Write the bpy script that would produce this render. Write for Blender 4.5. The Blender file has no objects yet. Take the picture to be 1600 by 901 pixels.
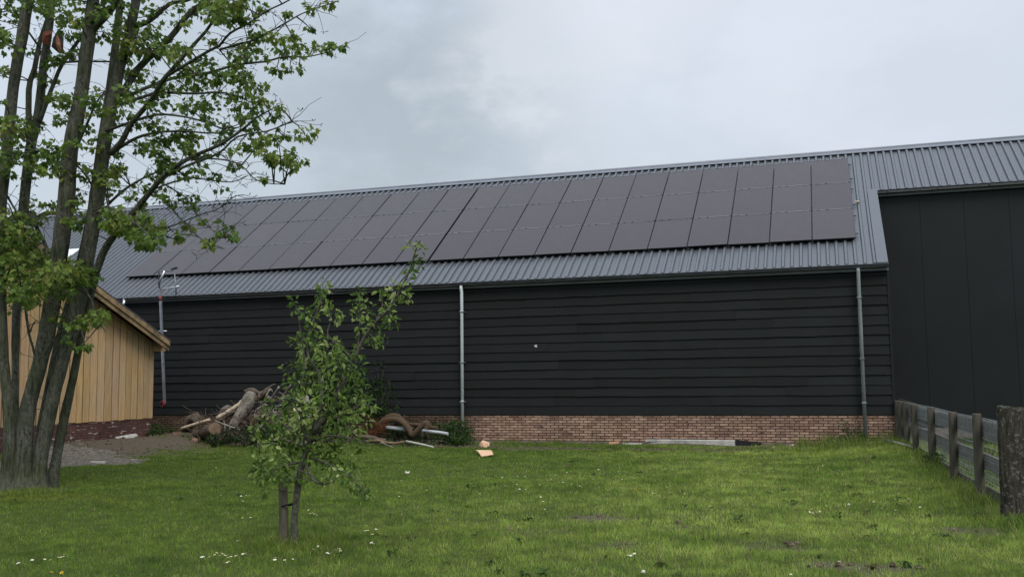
import bpy, bmesh, math, random
import numpy as np
from mathutils import Vector, Matrix
random.seed(7); rng = np.random.default_rng(11)
S = bpy.context.scene; COL = S.collection

# ------------------------------------------------------------------ camera
F, PIT, ROL, YAW, EYE = 1506.33, .0940050, -.0118343, .3176796, 1.6
D = 23.608                      # barn front wall is the plane y = D
fw = Vector((-math.sin(YAW)*math.cos(PIT), math.cos(YAW)*math.cos(PIT), math.sin(PIT)))
r0 = Vector((math.cos(YAW), math.sin(YAW), 0)); u0 = r0.cross(fw)
RT = math.cos(ROL)*r0 + math.sin(ROL)*u0
UP = -math.sin(ROL)*r0 + math.cos(ROL)*u0
cam = bpy.data.cameras.new('camera'); co = bpy.data.objects.new('camera', cam); COL.objects.link(co)
cam.sensor_width = 36; cam.lens = 36*F/1600; cam.clip_start = .1; cam.clip_end = 3000
co.matrix_world = Matrix(((RT.x, UP.x, -fw.x, 0), (RT.y, UP.y, -fw.y, 0), (RT.z, UP.z, -fw.z, EYE), (0, 0, 0, 1)))
S.camera = co
# ------------------------------------------------------------------ light: overcast sky, soft weak sun
SUN_EL, SUN_AZ = math.radians(50), math.radians(140)     # azimuth measured from +Y towards +X
w = bpy.data.worlds.new('World'); S.world = w; w.use_nodes = True
nt = w.node_tree; nt.nodes.clear(); N = nt.nodes.new; L = nt.links.new
out = N('ShaderNodeOutputWorld'); bg = N('ShaderNodeBackground'); L(bg.outputs[0], out.inputs[0])
sky = N('ShaderNodeTexSky'); sky.sky_type = 'NISHITA'; sky.sun_disc = False
sky.sun_elevation = SUN_EL; sky.sun_rotation = SUN_AZ; sky.air_density = 1.5; sky.dust_density = 3
tc = N('ShaderNodeTexCoord')
def wnoise(scale, detail, rough, stretch=(1, 1, 1), loc=(0, 0, 0)):
    m = N('ShaderNodeMapping'); m.inputs['Scale'].default_value = stretch; m.inputs['Location'].default_value = loc
    L(tc.outputs['Generated'], m.inputs[0])
    n = N('ShaderNodeTexNoise'); n.inputs['Scale'].default_value = scale; n.inputs['Detail'].default_value = detail
    n.inputs['Roughness'].default_value = rough; L(m.outputs[0], n.inputs['Vector']); return n.outputs[0]
def blob(px, py, c0, c1):       # soft cloud bank around a compass direction: 1 in its middle, 0 outside
    d = (fw + RT*((px-800)/F) - UP*((py-450.5)/F)).normalized()
    v = N('ShaderNodeVectorMath'); v.operation = 'DOT_PRODUCT'; L(tc.outputs['Generated'], v.inputs[0]); v.inputs[1].default_value = d
    a = N('ShaderNodeMath'); a.operation = 'MULTIPLY_ADD'; L(wn2, a.inputs[0]); a.inputs[1].default_value = .06; L(v.outputs['Value'], a.inputs[2])
    r = N('ShaderNodeMapRange'); r.interpolation_type = 'SMOOTHSTEP'; L(a.outputs[0], r.inputs[0])
    r.inputs[1].default_value = c0+.024; r.inputs[2].default_value = c1+.034; return r.outputs[0]
wn1 = wnoise(2.3, 4, .45, (1, 1, 2.2), (3, 1, 0)); wn2 = wnoise(6.5, 6, .6, (1, 1, 1.8), (1.3, 4, 2))
ramp = N('ShaderNodeValToRGB'); L(wn1, ramp.inputs[0])
e = ramp.color_ramp.elements
e[0].position = .30; e[0].color = (.47, .56, .63, 1); e[1].position = .72; e[1].color = (.66, .72, .83, 1)
def wmix(fac, a, b, mul=1.0):
    m = N('ShaderNodeMix'); m.data_type = 'RGBA'
    if mul != 1:
        q = N('ShaderNodeMath'); q.operation = 'MULTIPLY'; q.inputs[1].default_value = mul; L(fac, q.inputs[0]); fac = q.outputs[0]
    L(fac, m.inputs[0])
    for i, s in ((6, a), (7, b)):
        if isinstance(s, tuple): m.inputs[i].default_value = s
        else: L(s, m.inputs[i])
    return m.outputs[2]
c = wmix(blob(1250, 60, .93, .999), ramp.outputs[0], (.70, .735, .82, 1), .75)     # thinner bright cloud
c = wmix(blob(470, 240, .955, .999), c, (.475, .54, .60, 1), .75)                   # blue grey bank over the shed side
c = wmix(blob(690, 130, .984, .9993), c, (.39, .45, .505, 1), .85)                 # dark core of the bank
c = wmix(blob(1010, 215, .988, .9995), c, (.50, .575, .65, 1), .45)
c = wmix(blob(1480, 210, .985, .9995), c, (.52, .57, .66, 1), .4)
c = wmix(blob(880, 20, .992, .9998), c, (.80, .82, .87, 1), .5)
sep = N('ShaderNodeSeparateXYZ'); L(tc.outputs['Generated'], sep.inputs[0])
zr_ = N('ShaderNodeMapRange'); L(sep.outputs[2], zr_.inputs[0]); zr_.inputs[1].default_value = .42; zr_.inputs[2].default_value = 1     # overcast sky is brighter overhead
zr_.inputs[3].default_value = 8.2; zr_.inputs[4].default_value = 17
sc = N('ShaderNodeVectorMath'); sc.operation = 'SCALE'; L(c, sc.inputs[0]); L(zr_.outputs[0], sc.inputs['Scale'])
m = N('ShaderNodeMix'); m.data_type = 'RGBA'; m.inputs[0].default_value = .93; L(sky.outputs[0], m.inputs[6]); L(sc.outputs[0], m.inputs[7])
L(m.outputs[2], bg.inputs[0]); bg.inputs[1].default_value = .10
sun = bpy.data.lights.new('sun', 'SUN'); so = bpy.data.objects.new('sun', sun); COL.objects.link(so)
sun.energy = 1.45; sun.angle = math.radians(25); sun.color = (1, .96, .9)
sd = Vector((math.sin(SUN_AZ)*math.cos(SUN_EL), math.cos(SUN_AZ)*math.cos(SUN_EL), math.sin(SUN_EL)))
so.rotation_euler = sd.to_track_quat('Z', 'Y').to_euler()
vs = S.view_settings; vs.view_transform = 'Standard'; vs.look = 'None'; vs.gamma = 1; vs.use_curve_mapping = False; vs.exposure = .46
S.render.engine = 'CYCLES'
try: S.cycles.max_bounces = 6; S.cycles.transparent_max_bounces = 4; S.cycles.caustics_reflective = False
except Exception: pass

# ------------------------------------------------------------------ helpers
def ray(u, v): return fw + RT*((u-800)/F) - UP*((v-450.5)/F)
O = Vector((0, 0, EYE))
def W(u, v, y): d = ray(u, v); return O + d*(y/d.y)
def G(u, v, z=0.): d = ray(u, v); return O + d*((z-EYE)/d.z)
def mpp(P): return (Vector(P)-O).dot(fw)/F        # metres per photo pixel at that point

def vnoise(x, y, s, seed=0):
    x = np.asarray(x, float)/s + 100; y = np.asarray(y, float)/s + 100
    t = np.random.default_rng(seed).random((256, 256))
    xi = np.floor(x).astype(int); yi = np.floor(y).astype(int); fx = x-xi; fy = y-yi
    fx = fx*fx*(3-2*fx); fy = fy*fy*(3-2*fy)
    a = t[xi & 255, yi & 255]; b = t[(xi+1) & 255, yi & 255]; c_ = t[xi & 255, (yi+1) & 255]; d = t[(xi+1) & 255, (yi+1) & 255]
    return (a*(1-fx)+b*fx)*(1-fy)+(c_*(1-fx)+d*fx)*fy
def sstep(a, b, x): t = np.clip((x-a)/(b-a), 0, 1); return t*t*(3-2*t)

SOIL = [  # x, y, rx, ry, amount : bare earth and rubble
    (-16.6, 19.0, 2.6, 3.0, 1.), (-14.2, 21.9, 3.4, 1.3, 1.), (-9.8, 22.2, 2.8, .9, .7), (-3.9, 21.7, 2.8, .5, 1.), (-6.6, 21.6, 1.2, .4, .8), (-1.2, 22.6, 1.6, .3, .6),
    (-.6, 9.6, .5, .34, .5), (1.35, 11.0, .4, .35, .6), (-2.55, 11.0, .45, .25, .8), (-3.0, 10.0, .45, .3, .35), (-1.55, 10.6, .3, .3, .4), (-2, 9.2, .3, .3, .5), (.2, 8.6, .6, .3, .7)]
def soil_amt(x, y):
    s = np.zeros_like(x)
    n = vnoise(x, y, .33, 5)*.7 + vnoise(x, y, .12, 6)*.5
    for cx, cy, rx, ry, a in SOIL:
        r = np.sqrt(((x-cx)/rx)**2+((y-cy)/ry)**2)
        s = np.maximum(s, a*(1-sstep(.55, 1.15, r+(n-.6)*.7)))
    s = np.maximum(s, .8*sstep(D-1.0, D-.15, y + (n-.6)*.6)*(x < 1.6))
    return np.clip(s, 0, 1)
def gz(x, y):
    x = np.asarray(x, float); y = np.asarray(y, float)
    z = (vnoise(x, y, 1.7, 1)-.5)*.06 + (vnoise(x, y, .6, 2)-.5)*.03
    z = z + .30*np.exp(-(((x+16.3)/1.0)**2))*sstep(15, 17.5, y)*(1-sstep(22.5, 23.5, y))     # earth banked against the shed
    z = z + .10*np.exp(-(((x+12.6)/2.2)**2+((y-21.4)/1.0)**2))
    z = z + .12*np.exp(-(((x-1.3)/1.0)**2))*sstep(16, 20, y)
    z = z - .05*np.exp(-(((x+.6)/.6)**2+((y-9.6)/.3)**2))
    return z
def gzf(x, y): return float(gz(np.array([x]), np.array([y]))[0])
def GG(u, v, dz=0.):
    p = G(u, v)
    for _ in range(3): p = G(u, v, gzf(p.x, p.y)+dz)
    return p

class MB:
    def __init__(s): s.v = []; s.f = []; s.mi = []; s.sm = []
    def add(s, vs_, fs, mi=0, smooth=False):
        o = len(s.v); s.v += [tuple(p) for p in vs_]; s.f += [tuple(o+i for i in f) for f in fs]; s.mi += [mi]*len(fs); s.sm += [smooth]*len(fs)
    def box(s, c0, c1, mi=0):
        x0, y0, z0 = c0; x1, y1, z1 = c1
        s.add([(x0,y0,z0),(x1,y0,z0),(x1,y1,z0),(x0,y1,z0),(x0,y0,z1),(x1,y0,z1),(x1,y1,z1),(x0,y1,z1)],
              [(0,3,2,1),(4,5,6,7),(0,1,5,4),(1,2,6,5),(2,3,7,6),(3,0,4,7)], mi)
    def obox(s, P, X, Y, Z, mi=0):   # corner + three edge vectors
        P, X, Y, Z = map(Vector, (P, X, Y, Z))
        s.add([P, P+X, P+X+Y, P+Y, P+Z, P+X+Z, P+X+Y+Z, P+Y+Z], [(0,3,2,1),(4,5,6,7),(0,1,5,4),(1,2,6,5),(2,3,7,6),(3,0,4,7)], mi)
    def tube(s, pts, rad, n=8, mi=0, cap=True, jit=0., capmi=None):
        pts = [Vector(p) for p in pts]
        if not hasattr(rad, '__len__'): rad = [rad]*len(pts)
        vs_ = []; ref = None
        for i, p in enumerate(pts):
            t = (pts[min(i+1, len(pts)-1)]-pts[max(i-1, 0)]).normalized()
            if ref is None: ref = t.orthogonal().normalized()
            ref = (ref - t*ref.dot(t)).normalized(); b = t.cross(ref)
            for k in range(n):
                a = 2*math.pi*k/n; r = rad[i]*(1+random.uniform(-jit, jit))
                vs_.append(p+(ref*math.cos(a)+b*math.sin(a))*r)
        fs = [(i*n+k, i*n+(k+1) % n, (i+1)*n+(k+1) % n, (i+1)*n+k) for i in range(len(pts)-1) for k in range(n)]
        s.add(vs_, fs, mi, True)
        if cap:
            o = len(s.v)-len(vs_); cm = mi if capmi is None else capmi
            s.f += [tuple(o+k for k in reversed(range(n))), tuple(o+(len(pts)-1)*n+k for k in range(n))]; s.mi += [cm, cm]; s.sm += [False, False]
    def build(s, name, mats, parent=None):
        me = bpy.data.meshes.new(name); me.from_pydata(s.v, [], s.f); me.update()
        if not isinstance(mats, (list, tuple)): mats = [mats]
        for m_ in mats: me.materials.append(m_)
        me.polygons.foreach_set('material_index', s.mi); me.polygons.foreach_set('use_smooth', s.sm)
        o = bpy.data.objects.new(name, me); COL.objects.link(o)
        if parent: o.parent = parent; o.matrix_parent_inverse = parent.matrix_world.inverted()
        return o
def tag(o, label=None, cat=None, group=None, kind=None):
    for k, v in (('label', label), ('category', cat), ('group', group), ('kind', kind)):
        if v: o[k] = v
    return o
def empty(name, loc, label, cat, group=None):
    o = bpy.data.objects.new(name, None); COL.objects.link(o); o.location = loc; o.empty_display_size = .2
    o.matrix_world = Matrix.Translation(Vector(loc)); return tag(o, label, cat, group)
def npmesh(name, V, faces, mat, color=None, parent=None, smooth=False):
    """V (n,3); faces: list of index arrays (m,k) ; color (n,3)"""
    me = bpy.data.meshes.new(name)
    loops = np.concatenate([f.ravel() for f in faces]); tot = np.concatenate([np.full(len(f), f.shape[1]) for f in faces])
    st = np.concatenate([[0], np.cumsum(tot)[:-1]])
    me.vertices.add(len(V)); me.vertices.foreach_set('co', np.asarray(V, np.float32).ravel())
    me.loops.add(len(loops)); me.loops.foreach_set('vertex_index', loops.astype(np.int32))
    me.polygons.add(len(tot)); me.polygons.foreach_set('loop_start', st.astype(np.int32)); me.polygons.foreach_set('loop_total', tot.astype(np.int32))
    me.polygons.foreach_set('use_smooth', np.full(len(tot), bool(smooth)))
    me.update(calc_edges=True)
    if color is not None:
        a = me.attributes.new('tint', 'FLOAT_COLOR', 'POINT'); c4 = np.ones((len(V), 4), np.float32); c4[:, :3] = color
        a.data.foreach_set('color', c4.ravel())
    me.materials.append(mat)
    o = bpy.data.objects.new(name, me); COL.objects.link(o)
    if parent: o.parent = parent; o.matrix_parent_inverse = parent.matrix_world.inverted()
    return o

# ------------------------------------------------------------------ materials
class Mat:
    def __init__(s, name, rough=.7, metal=0., spec=.5):
        s.m = bpy.data.materials.new(name); s.m.use_nodes = True; s.t = s.m.node_tree; s.t.nodes.clear()
        s.o = s.n('ShaderNodeOutputMaterial'); s.b = s.n('ShaderNodeBsdfPrincipled')
        s.l(s.b.outputs[0], s.o.inputs[0]); s.b.inputs['Roughness'].default_value = rough; s.b.inputs['Metallic'].default_value = metal
        s.b.inputs['Specular IOR Level'].default_value = spec; s.tc = s.n('ShaderNodeTexCoord'); s.co = s.tc.outputs['Object']
    def n(s, t): return s.t.nodes.new(t)
    def l(s, a, b): s.t.links.new(a, b)
    def mapping(s, scale=(1, 1, 1), src=None):
        m_ = s.n('ShaderNodeMapping'); m_.inputs['Scale'].default_value = scale; s.l(src or s.co, m_.inputs[0]); return m_.outputs[0]
    def noise(s, scale, detail=4, rough=.55, stretch=(1, 1, 1)):
        n_ = s.n('ShaderNodeTexNoise'); n_.inputs['Scale'].default_value = scale; n_.inputs['Detail'].default_value = detail; n_.inputs['Roughness'].default_value = rough
        s.l(s.mapping(stretch), n_.inputs['Vector']); return n_.outputs[0]
    def ramp(s, fac, stops):
        r = s.n('ShaderNodeValToRGB'); s.l(fac, r.inputs[0]); e_ = r.color_ramp.elements
        for i, (p, c_) in enumerate(stops):
            if i >= 2: e_.new(p)
            e_[i].position = p; e_[i].color = (*c_, 1) if len(c_) == 3 else c_
        return r.outputs[0]
    def mix(s, fac, a, b, blend='MIX'):
        m_ = s.n('ShaderNodeMix'); m_.data_type = 'RGBA'; m_.blend_type = blend
        for i, q in ((0, fac), (6, a), (7, b)):
            if isinstance(q, (int, float)): m_.inputs[i].default_value = q
            elif isinstance(q, tuple): m_.inputs[i].default_value = (*q, 1) if len(q) == 3 else q
            else: s.l(q, m_.inputs[i])
        return m_.outputs[2]
    def attr(s, name='tint'):
        a = s.n('ShaderNodeAttribute'); a.attribute_name = name; return a.outputs['Color']
    def color(s, c_):
        if isinstance(c_, tuple): s.b.inputs['Base Color'].default_value = (*c_, 1)
        else: s.l(c_, s.b.inputs['Base Color'])
        return s
    def bump(s, h, strength=.3, dist=.01):
        b = s.n('ShaderNodeBump'); b.inputs['Strength'].default_value = strength; b.inputs['Distance'].default_value = dist
        s.l(h, b.inputs['Height']); s.l(b.outputs[0], s.b.inputs['Normal']); return s
    def translucent(s, col, fac):
        t = s.n('ShaderNodeBsdfTranslucent'); s.l(col, t.inputs[0]); m_ = s.n('ShaderNodeMixShader'); m_.inputs[0].default_value = fac
        s.l(s.b.outputs[0], m_.inputs[1]); s.l(t.outputs[0], m_.inputs[2]); s.l(m_.outputs[0], s.o.inputs[0]); return s
def simple(name, a, b, scale=6, rough=.75, metal=0, bump=.25, dist=.01, stretch=(1, 1, 1), spec=.4, lo=.35, hi=.65):
    m_ = Mat(name, rough, metal, spec); n_ = m_.noise(scale, 5, .6, stretch); m_.color(m_.ramp(n_, [(lo, a), (hi, b)]))
    if bump: m_.bump(m_.noise(scale*3, 4, .6, stretch), bump, dist)
    return m_.m

# roof metal: anthracite coated steel with faint streaks along the slope
mm = Mat('roof_steel', .42, .25, .5)
n1 = mm.noise(3.0, 5, .6, (2, .25, .25)); n2 = mm.noise(30, 3, .6)
mm.color(mm.mix(mm.ramp(n2, [(.4, (0, 0, 0)), (.8, (1, 1, 1))]), mm.ramp(n1, [(.3, (.084, .092, .106)), (.7, (.118, .127, .143))]), (.14, .15, .167)))
mm.l(mm.ramp(n1, [(.3, (.36,)*3), (.75, (.52,)*3)]), mm.b.inputs['Roughness']); M_ROOF = mm.m
M_RIDGE = simple('ridge_steel', (.15, .16, .185), (.19, .20, .23), 2, .45, .25, .05, spec=.5)
M_DARK = simple('void_shade_and_black_parts', (.01, .01, .011), (.014, .014, .015), 9, .9)  # near black: painted shade in rib ends and pit, also small black parts
M_GUT = simple('gutter_zinc', (.10, .108, .115), (.15, .16, .17), 3, .5, .15, .05, stretch=(1, 1, 4))
M_ZINC = simple('zinc_pipe', (.64, .70, .71), (.74, .79, .80), 4, .45, .0, .05, stretch=(1, 1, .3))
M_ZINC2 = simple('weathered_zinc_pipe', (.24, .265, .275), (.33, .355, .365), 4, .5, .0, .05, stretch=(1, 1, .3))
M_ALU = simple('bare_aluminium', (.5, .52, .54), (.62, .64, .66), 8, .35, .8, .03)
M_ALU2 = simple('dull_aluminium', (.14, .15, .16), (.22, .23, .245), 8, .5, .4, .03)
# black stained boards: grain + per board tint
mb = Mat('black_stained_boards', .8, 0, .3)
g = mb.noise(7, 6, .65, (.35, 1, 6)); g2 = mb.noise(1.1, 3, .5)
base = mb.mix(mb.ramp(g2, [(.35, (0,)*3), (.7, (1,)*3)]), mb.ramp(g, [(.3, (.0060, .0068, .0071)), (.75, (.0108, .0120, .0124))]), mb.ramp(g, [(.3, (.0080, .0090, .0094)), (.75, (.0135, .0149, .0155))]))
mb.color(mb.mix(1., base, mb.attr(), 'MULTIPLY')); mb.bump(g, .25, .003); M_BOARD = mb.m
M_SHEET = simple('black_sheet_steel', (.0078, .0095, .0105), (.0112, .0132, .0148), .8, .6, .1, .08, .02, spec=.3)
# new larch boards of the shed
ml = Mat('larch_boards', .75, 0, .3)
g = ml.noise(5, 6, .65, (4, 9, .45)); g2 = ml.noise(1.2, 4, .55, (1, 1, .8))
cl = ml.mix(ml.ramp(g2, [(.35, (0,)*3), (.65, (1,)*3)]), ml.ramp(g, [(.25, (.34, .20, .092)), (.75, (.63, .425, .22))]), ml.ramp(g, [(.25, (.29, .19, .10)), (.75, (.54, .40, .25))]))
ml.color(ml.mix(1., cl, ml.attr(), 'MULTIPLY')); ml.bump(g, .35, .006); M_LARCH = ml.m
def simple_tint(name, a, b, scale, stretch, rough=.8):
    m_ = Mat(name, rough, 0, .3); n_ = m_.noise(scale, 6, .65, stretch); m_.color(m_.ramp(n_, [(.3, a), (.7, b)])); m_.bump(n_, .4, .01); return m_.m
M_BARGE = simple_tint('weathered_larch', (.075, .06, .04), (.40, .27, .14), 3.2, (1, 1, 1))
M_TILE = simple('shed_roofing', (.05, .05, .055), (.08, .08, .085), 5, .8)

def brick_mat(name, c1, c2, mortar, blots, blot_amt, axis):
    m_ = Mat(name, .85, 0, .25)
    s_ = m_.n('ShaderNodeSeparateXYZ'); m_.l(m_.co, s_.inputs[0]); cb = m_.n('ShaderNodeCombineXYZ')
    m_.l(s_.outputs[axis], cb.inputs[0]); m_.l(s_.outputs[2], cb.inputs[1])
    wob = m_.noise(2.5, 3, .5); ad = m_.n('ShaderNodeVectorMath'); ad.operation = 'MULTIPLY_ADD'
    m_.l(wob, ad.inputs[0]); ad.inputs[1].default_value = (.012, .012, 0); m_.l(cb.outputs[0], ad.inputs[2])
    b = m_.n('ShaderNodeTexBrick'); m_.l(ad.outputs[0], b.inputs['Vector']); b.offset = .5; b.inputs['Scale'].default_value = 1
    b.inputs['Brick Width'].default_value = .215; b.inputs['Row Height'].default_value = .0635; b.inputs['Mortar Size'].default_value = .0105
    b.inputs['Mortar Smooth'].default_value = .25; b.inputs['Bias'].default_value = -.1
    b.inputs['Color1'].default_value = (*c1, 1); b.inputs['Color2'].default_value = (*c2, 1); b.inputs['Mortar'].default_value = (*mortar, 1)
    n_ = m_.noise(9, 5, .65); n2_ = m_.noise(1.3, 4, .6)
    col = m_.mix(m_.ramp(n_, [(.35, (.72,)*3), (.7, (1.15,)*3)]), b.outputs[0], b.outputs[0])
    col = m_.mix(1., b.outputs[0], m_.ramp(n_, [(.3, (.6,)*3), (.7, (1.15,)*3)]), 'MULTIPLY')
    col = m_.mix(1., col, m_.ramp(n2_, [(.3, (.72,)*3), (.6, (1.05,)*3)]), 'MULTIPLY')
    # blotches of lime or soot follow single bricks
    vb = m_.n('ShaderNodeTexNoise'); vb.inputs['Scale'].default_value = 1
    mp = m_.n('ShaderNodeMapping'); mp.inputs['Scale'].default_value = (5.2, 15.7, 1); m_.l(cb.outputs[0], mp.inputs[0]); m_.l(mp.outputs[0], vb.inputs['Vector']); vb.inputs['Detail'].default_value = 3
    col = m_.mix(m_.ramp(vb.outputs[0], [(blot_amt, (0,)*3), (blot_amt+.05, (.85,)*3)]), col, blots)
    if axis == 0:      # darker, faintly greenish length of plinth west of the middle downpipe
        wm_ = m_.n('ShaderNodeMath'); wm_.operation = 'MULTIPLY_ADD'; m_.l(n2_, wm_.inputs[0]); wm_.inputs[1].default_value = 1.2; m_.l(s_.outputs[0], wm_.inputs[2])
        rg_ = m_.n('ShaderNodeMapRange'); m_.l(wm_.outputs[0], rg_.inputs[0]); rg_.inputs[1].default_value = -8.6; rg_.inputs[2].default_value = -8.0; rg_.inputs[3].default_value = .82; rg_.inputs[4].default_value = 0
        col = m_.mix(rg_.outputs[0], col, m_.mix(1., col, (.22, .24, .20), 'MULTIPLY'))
    m_.color(col)
    inv = m_.n('ShaderNodeMath'); inv.operation = 'SUBTRACT'; inv.inputs[0].default_value = 1; m_.l(b.outputs['Fac'], inv.inputs[1])
    m_.bump(inv.outputs[0], .8, .008); return m_.m
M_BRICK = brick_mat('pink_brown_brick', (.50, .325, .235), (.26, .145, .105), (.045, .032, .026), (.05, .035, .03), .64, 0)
M_BRICK2 = brick_mat('old_red_brick', (.16, .065, .05), (.10, .042, .036), (.07, .055, .048), (.42, .37, .34), .60, 1)
M_CONC = simple('old_concrete', (.25, .24, .22), (.48, .46, .42), 7, .9, 0, .5, lo=.3, hi=.6)
M_FOOT = simple('footing_concrete', (.12, .10, .085), (.22, .19, .165), 9, .9, 0, .6)

# solar glass : dark cells seen under a reflecting glass, fine vertical busbars
mp_ = Mat('solar_glass', .32, 0, .5)
s_ = mp_.n('ShaderNodeSeparateXYZ'); mp_.l(mp_.co, s_.inputs[0])
def stripes(m_, src, per, thick, lo, hi):
    a = m_.n('ShaderNodeMath'); a.operation = 'MULTIPLY'; a.inputs[1].default_value = 1/per; m_.l(src, a.inputs[0])
    f_ = m_.n('ShaderNodeMath'); f_.operation = 'FRACT'; m_.l(a.outputs[0], f_.inputs[0])
    r = m_.n('ShaderNodeMapRange'); m_.l(f_.outputs[0], r.inputs[0]); r.inputs[1].default_value = 1-thick-.08; r.inputs[2].default_value = 1-thick
    r.inputs[3].default_value = lo; r.inputs[4].default_value = hi; return r.outputs[0]
sx = stripes(mp_, s_.outputs[0], .0405, .25, 0, 1); sy = stripes(mp_, s_.outputs[1], .162, .03, 0, 1)
oi = mp_.n('ShaderNodeObjectInfo')
base = mp_.mix(oi.outputs['Random'], (.028, .021, .026), (.040, .030, .034))
base = mp_.mix(sx, base, (.066, .053, .052)); base = mp_.mix(sy, base, (.015, .013, .016))
dirt = mp_.noise(2.2, 5, .65)
base = mp_.mix(mp_.ramp(dirt, [(.5, (0,)*3), (.95, (.15,)*3)]), base, (.17, .155, .16))
mp_.color(base); mp_.l(mp_.ramp(dirt, [(.3, (.28,)*3), (.8, (.42,)*3)]), mp_.b.inputs['Roughness'])
mp_.b.inputs['Specular IOR Level'].default_value = .30; mp_.b.inputs['Specular Tint'].default_value = (1, .92, .98, 1); M_SOLAR = mp_.m
M_FRAME = simple('black_anodised_frame', (.018, .018, .02), (.028, .028, .03), 9, .4, .6, 0)
M_CLAMP = simple('clamp_glint', (.03, .03, .03), (.42, .42, .45), 9, .4, .6, 0, lo=.39, hi=.47)  # pale dashes on silver clamps, with the glints of the rails painted in

# vegetation
def leaf_mat(name, rough=.5, trans=.35, spec=.35):
    m_ = Mat(name, rough, 0, spec); a = m_.attr(); m_.color(a)
    hs = m_.n('ShaderNodeHueSaturation'); m_.l(a, hs.inputs['Color']); hs.inputs['Value'].default_value = 1.25; hs.inputs['Hue'].default_value = .49
    return m_.translucent(hs.outputs[0], trans).m
M_LEAF = leaf_mat('leaf', .5, .42, .25); M_GRASS = leaf_mat('grass_blade', .6, .42, .1)
mk = Mat('grey_green_bark', .92, 0, .2); b1 = mk.noise(14, 8, .75, (1.5, 1.5, .22)); b2 = mk.noise(1.6, 4, .6); b3 = mk.noise(34, 4, .7, (1, 1, .5))
mk.color(mk.mix(mk.ramp(b2, [(.42, (0,)*3), (.62, (1,)*3)]), mk.mix(mk.ramp(b3, [(.4, (0,)*3), (.7, (1,)*3)]), mk.ramp(b1, [(.40, (.026, .026, .019)), (.60, (.11, .11, .080))]), (.18, .18, .145)), mk.ramp(b1, [(.40, (.028, .032, .017)), (.60, (.10, .112, .066))])))
mk.bump(b1, 1., .05); M_BARK = mk.m
M_TWIG = simple('dark_twig_bark', (.035, .032, .026), (.07, .065, .05), 9, .9, 0, .3)
M_APPLEBARK = simple('apple_bark', (.030, .027, .020), (.12, .115, .085), 22, .9, 0, .7, .006)
M_SHRUBWOOD = simple('shrub_wood', (.05, .045, .035), (.09, .08, .06), 9, .9)
# ground
mg = Mat('ground_earth_and_turf', .95, 0, .15)
soil = mg.attr('soil')
gn = mg.noise(2.0, 6, .65); gn2 = mg.noise(28, 5, .7); gn3 = mg.noise(90, 3, .6)
turf = mg.mix(mg.ramp(gn, [(.35, (0,)*3), (.65, (1,)*3)]), mg.ramp(gn2, [(.3, (.035, .052, .012)), (.7, (.07, .10, .025))]), mg.ramp(gn2, [(.3, (.045, .060, .014)), (.7, (.09, .115, .03))]))
earth = mg.mix(mg.ramp(gn3, [(.45, (0,)*3), (.7, (1,)*3)]), mg.ramp(gn2, [(.3, (.040, .030, .020)), (.7, (.115, .090, .064))]), (.19, .16, .125))
mg.color(mg.mix(soil, turf, earth)); mg.bump(gn2, .7, .04); M_GROUND = mg.m
mgr = Mat('gravel', .95, 0, .2); vo = mgr.n('ShaderNodeTexVoronoi'); vo.inputs['Scale'].default_value = 24; mgr.l(mgr.co, vo.inputs['Vector'])
gn = mgr.noise(7, 6, .75); bwv = mgr.n('ShaderNodeRGBToBW'); mgr.l(vo.outputs['Color'], bwv.inputs[0])
mgr.color(mgr.mix(mgr.ramp(gn, [(.35, (0,)*3), (.7, (1,)*3)]), mgr.ramp(bwv.outputs[0], [(.2, (.07, .058, .045)), (.8, (.30, .265, .215))]), (.15, .128, .10))); mgr.bump(vo.outputs['Distance'], 1., .04); M_GRAVEL = mgr.m
M_POST = simple('weathered_post', (.038, .033, .024), (.10, .088, .066), 7, .9, 0, .6, .01, (2, 2, .4))
mo = Mat('lichened_oak', .95, 0, .2); o1 = mo.noise(14, 7, .75, (2.0, 2.0, .35)); o2 = mo.noise(26, 4, .6); o3 = mo.noise(3, 4, .6)
mo.color(mo.mix(mo.ramp(o2, [(.56, (0,)*3), (.64, (.8,)*3)]), mo.ramp(o1, [(.38, (.020, .017, .012)), (.66, (.105, .092, .070))]), (.20, .195, .165)))
mo.bump(o1, 1., .05); M_OLDPOST = mo.m
M_WIRE = simple('galvanised_wire', (.28, .285, .29), (.42, .425, .43), 10, .5, .4, 0)
M_STAKE = simple('stake_wood', (.07, .06, .042), (.135, .118, .085), 8, .9, 0, .5, .01, (2, 2, .4))

# ------------------------------------------------------------------ GROUND
xs = np.concatenate([np.linspace(-400, -34, 22)[:-1], np.arange(-34, 14, .16), np.linspace(14, 400, 22)])
ys = np.concatenate([np.linspace(-200, 0, 12)[:-1], np.arange(0, 30, .16), np.linspace(30, 900, 26)])
X, Y = np.meshgrid(xs, ys, indexing='ij'); fx, fy = X.ravel(), Y.ravel(); near = (np.abs(fx) < 40) & (fy > 0) & (fy < 32)
Z = np.where(near, gz(fx, fy), 0); nx, ny = len(xs), len(ys)
i, j = np.meshgrid(np.arange(nx-1), np.arange(ny-1), indexing='ij'); a = (i*ny+j).ravel()
gr = npmesh('ground', np.stack([fx, fy, Z], 1), [np.stack([a, a+ny, a+ny+1, a+1], 1)], M_GROUND, smooth=True)
sa = np.where(near, soil_amt(fx, fy), 0)
at = gr.data.attributes.new('soil', 'FLOAT_COLOR', 'POINT'); at.data.foreach_set('color', np.repeat(sa, 4).astype(np.float32))
tag(gr, 'ground of turf and bare earth around the barn', kind='structure')
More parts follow.
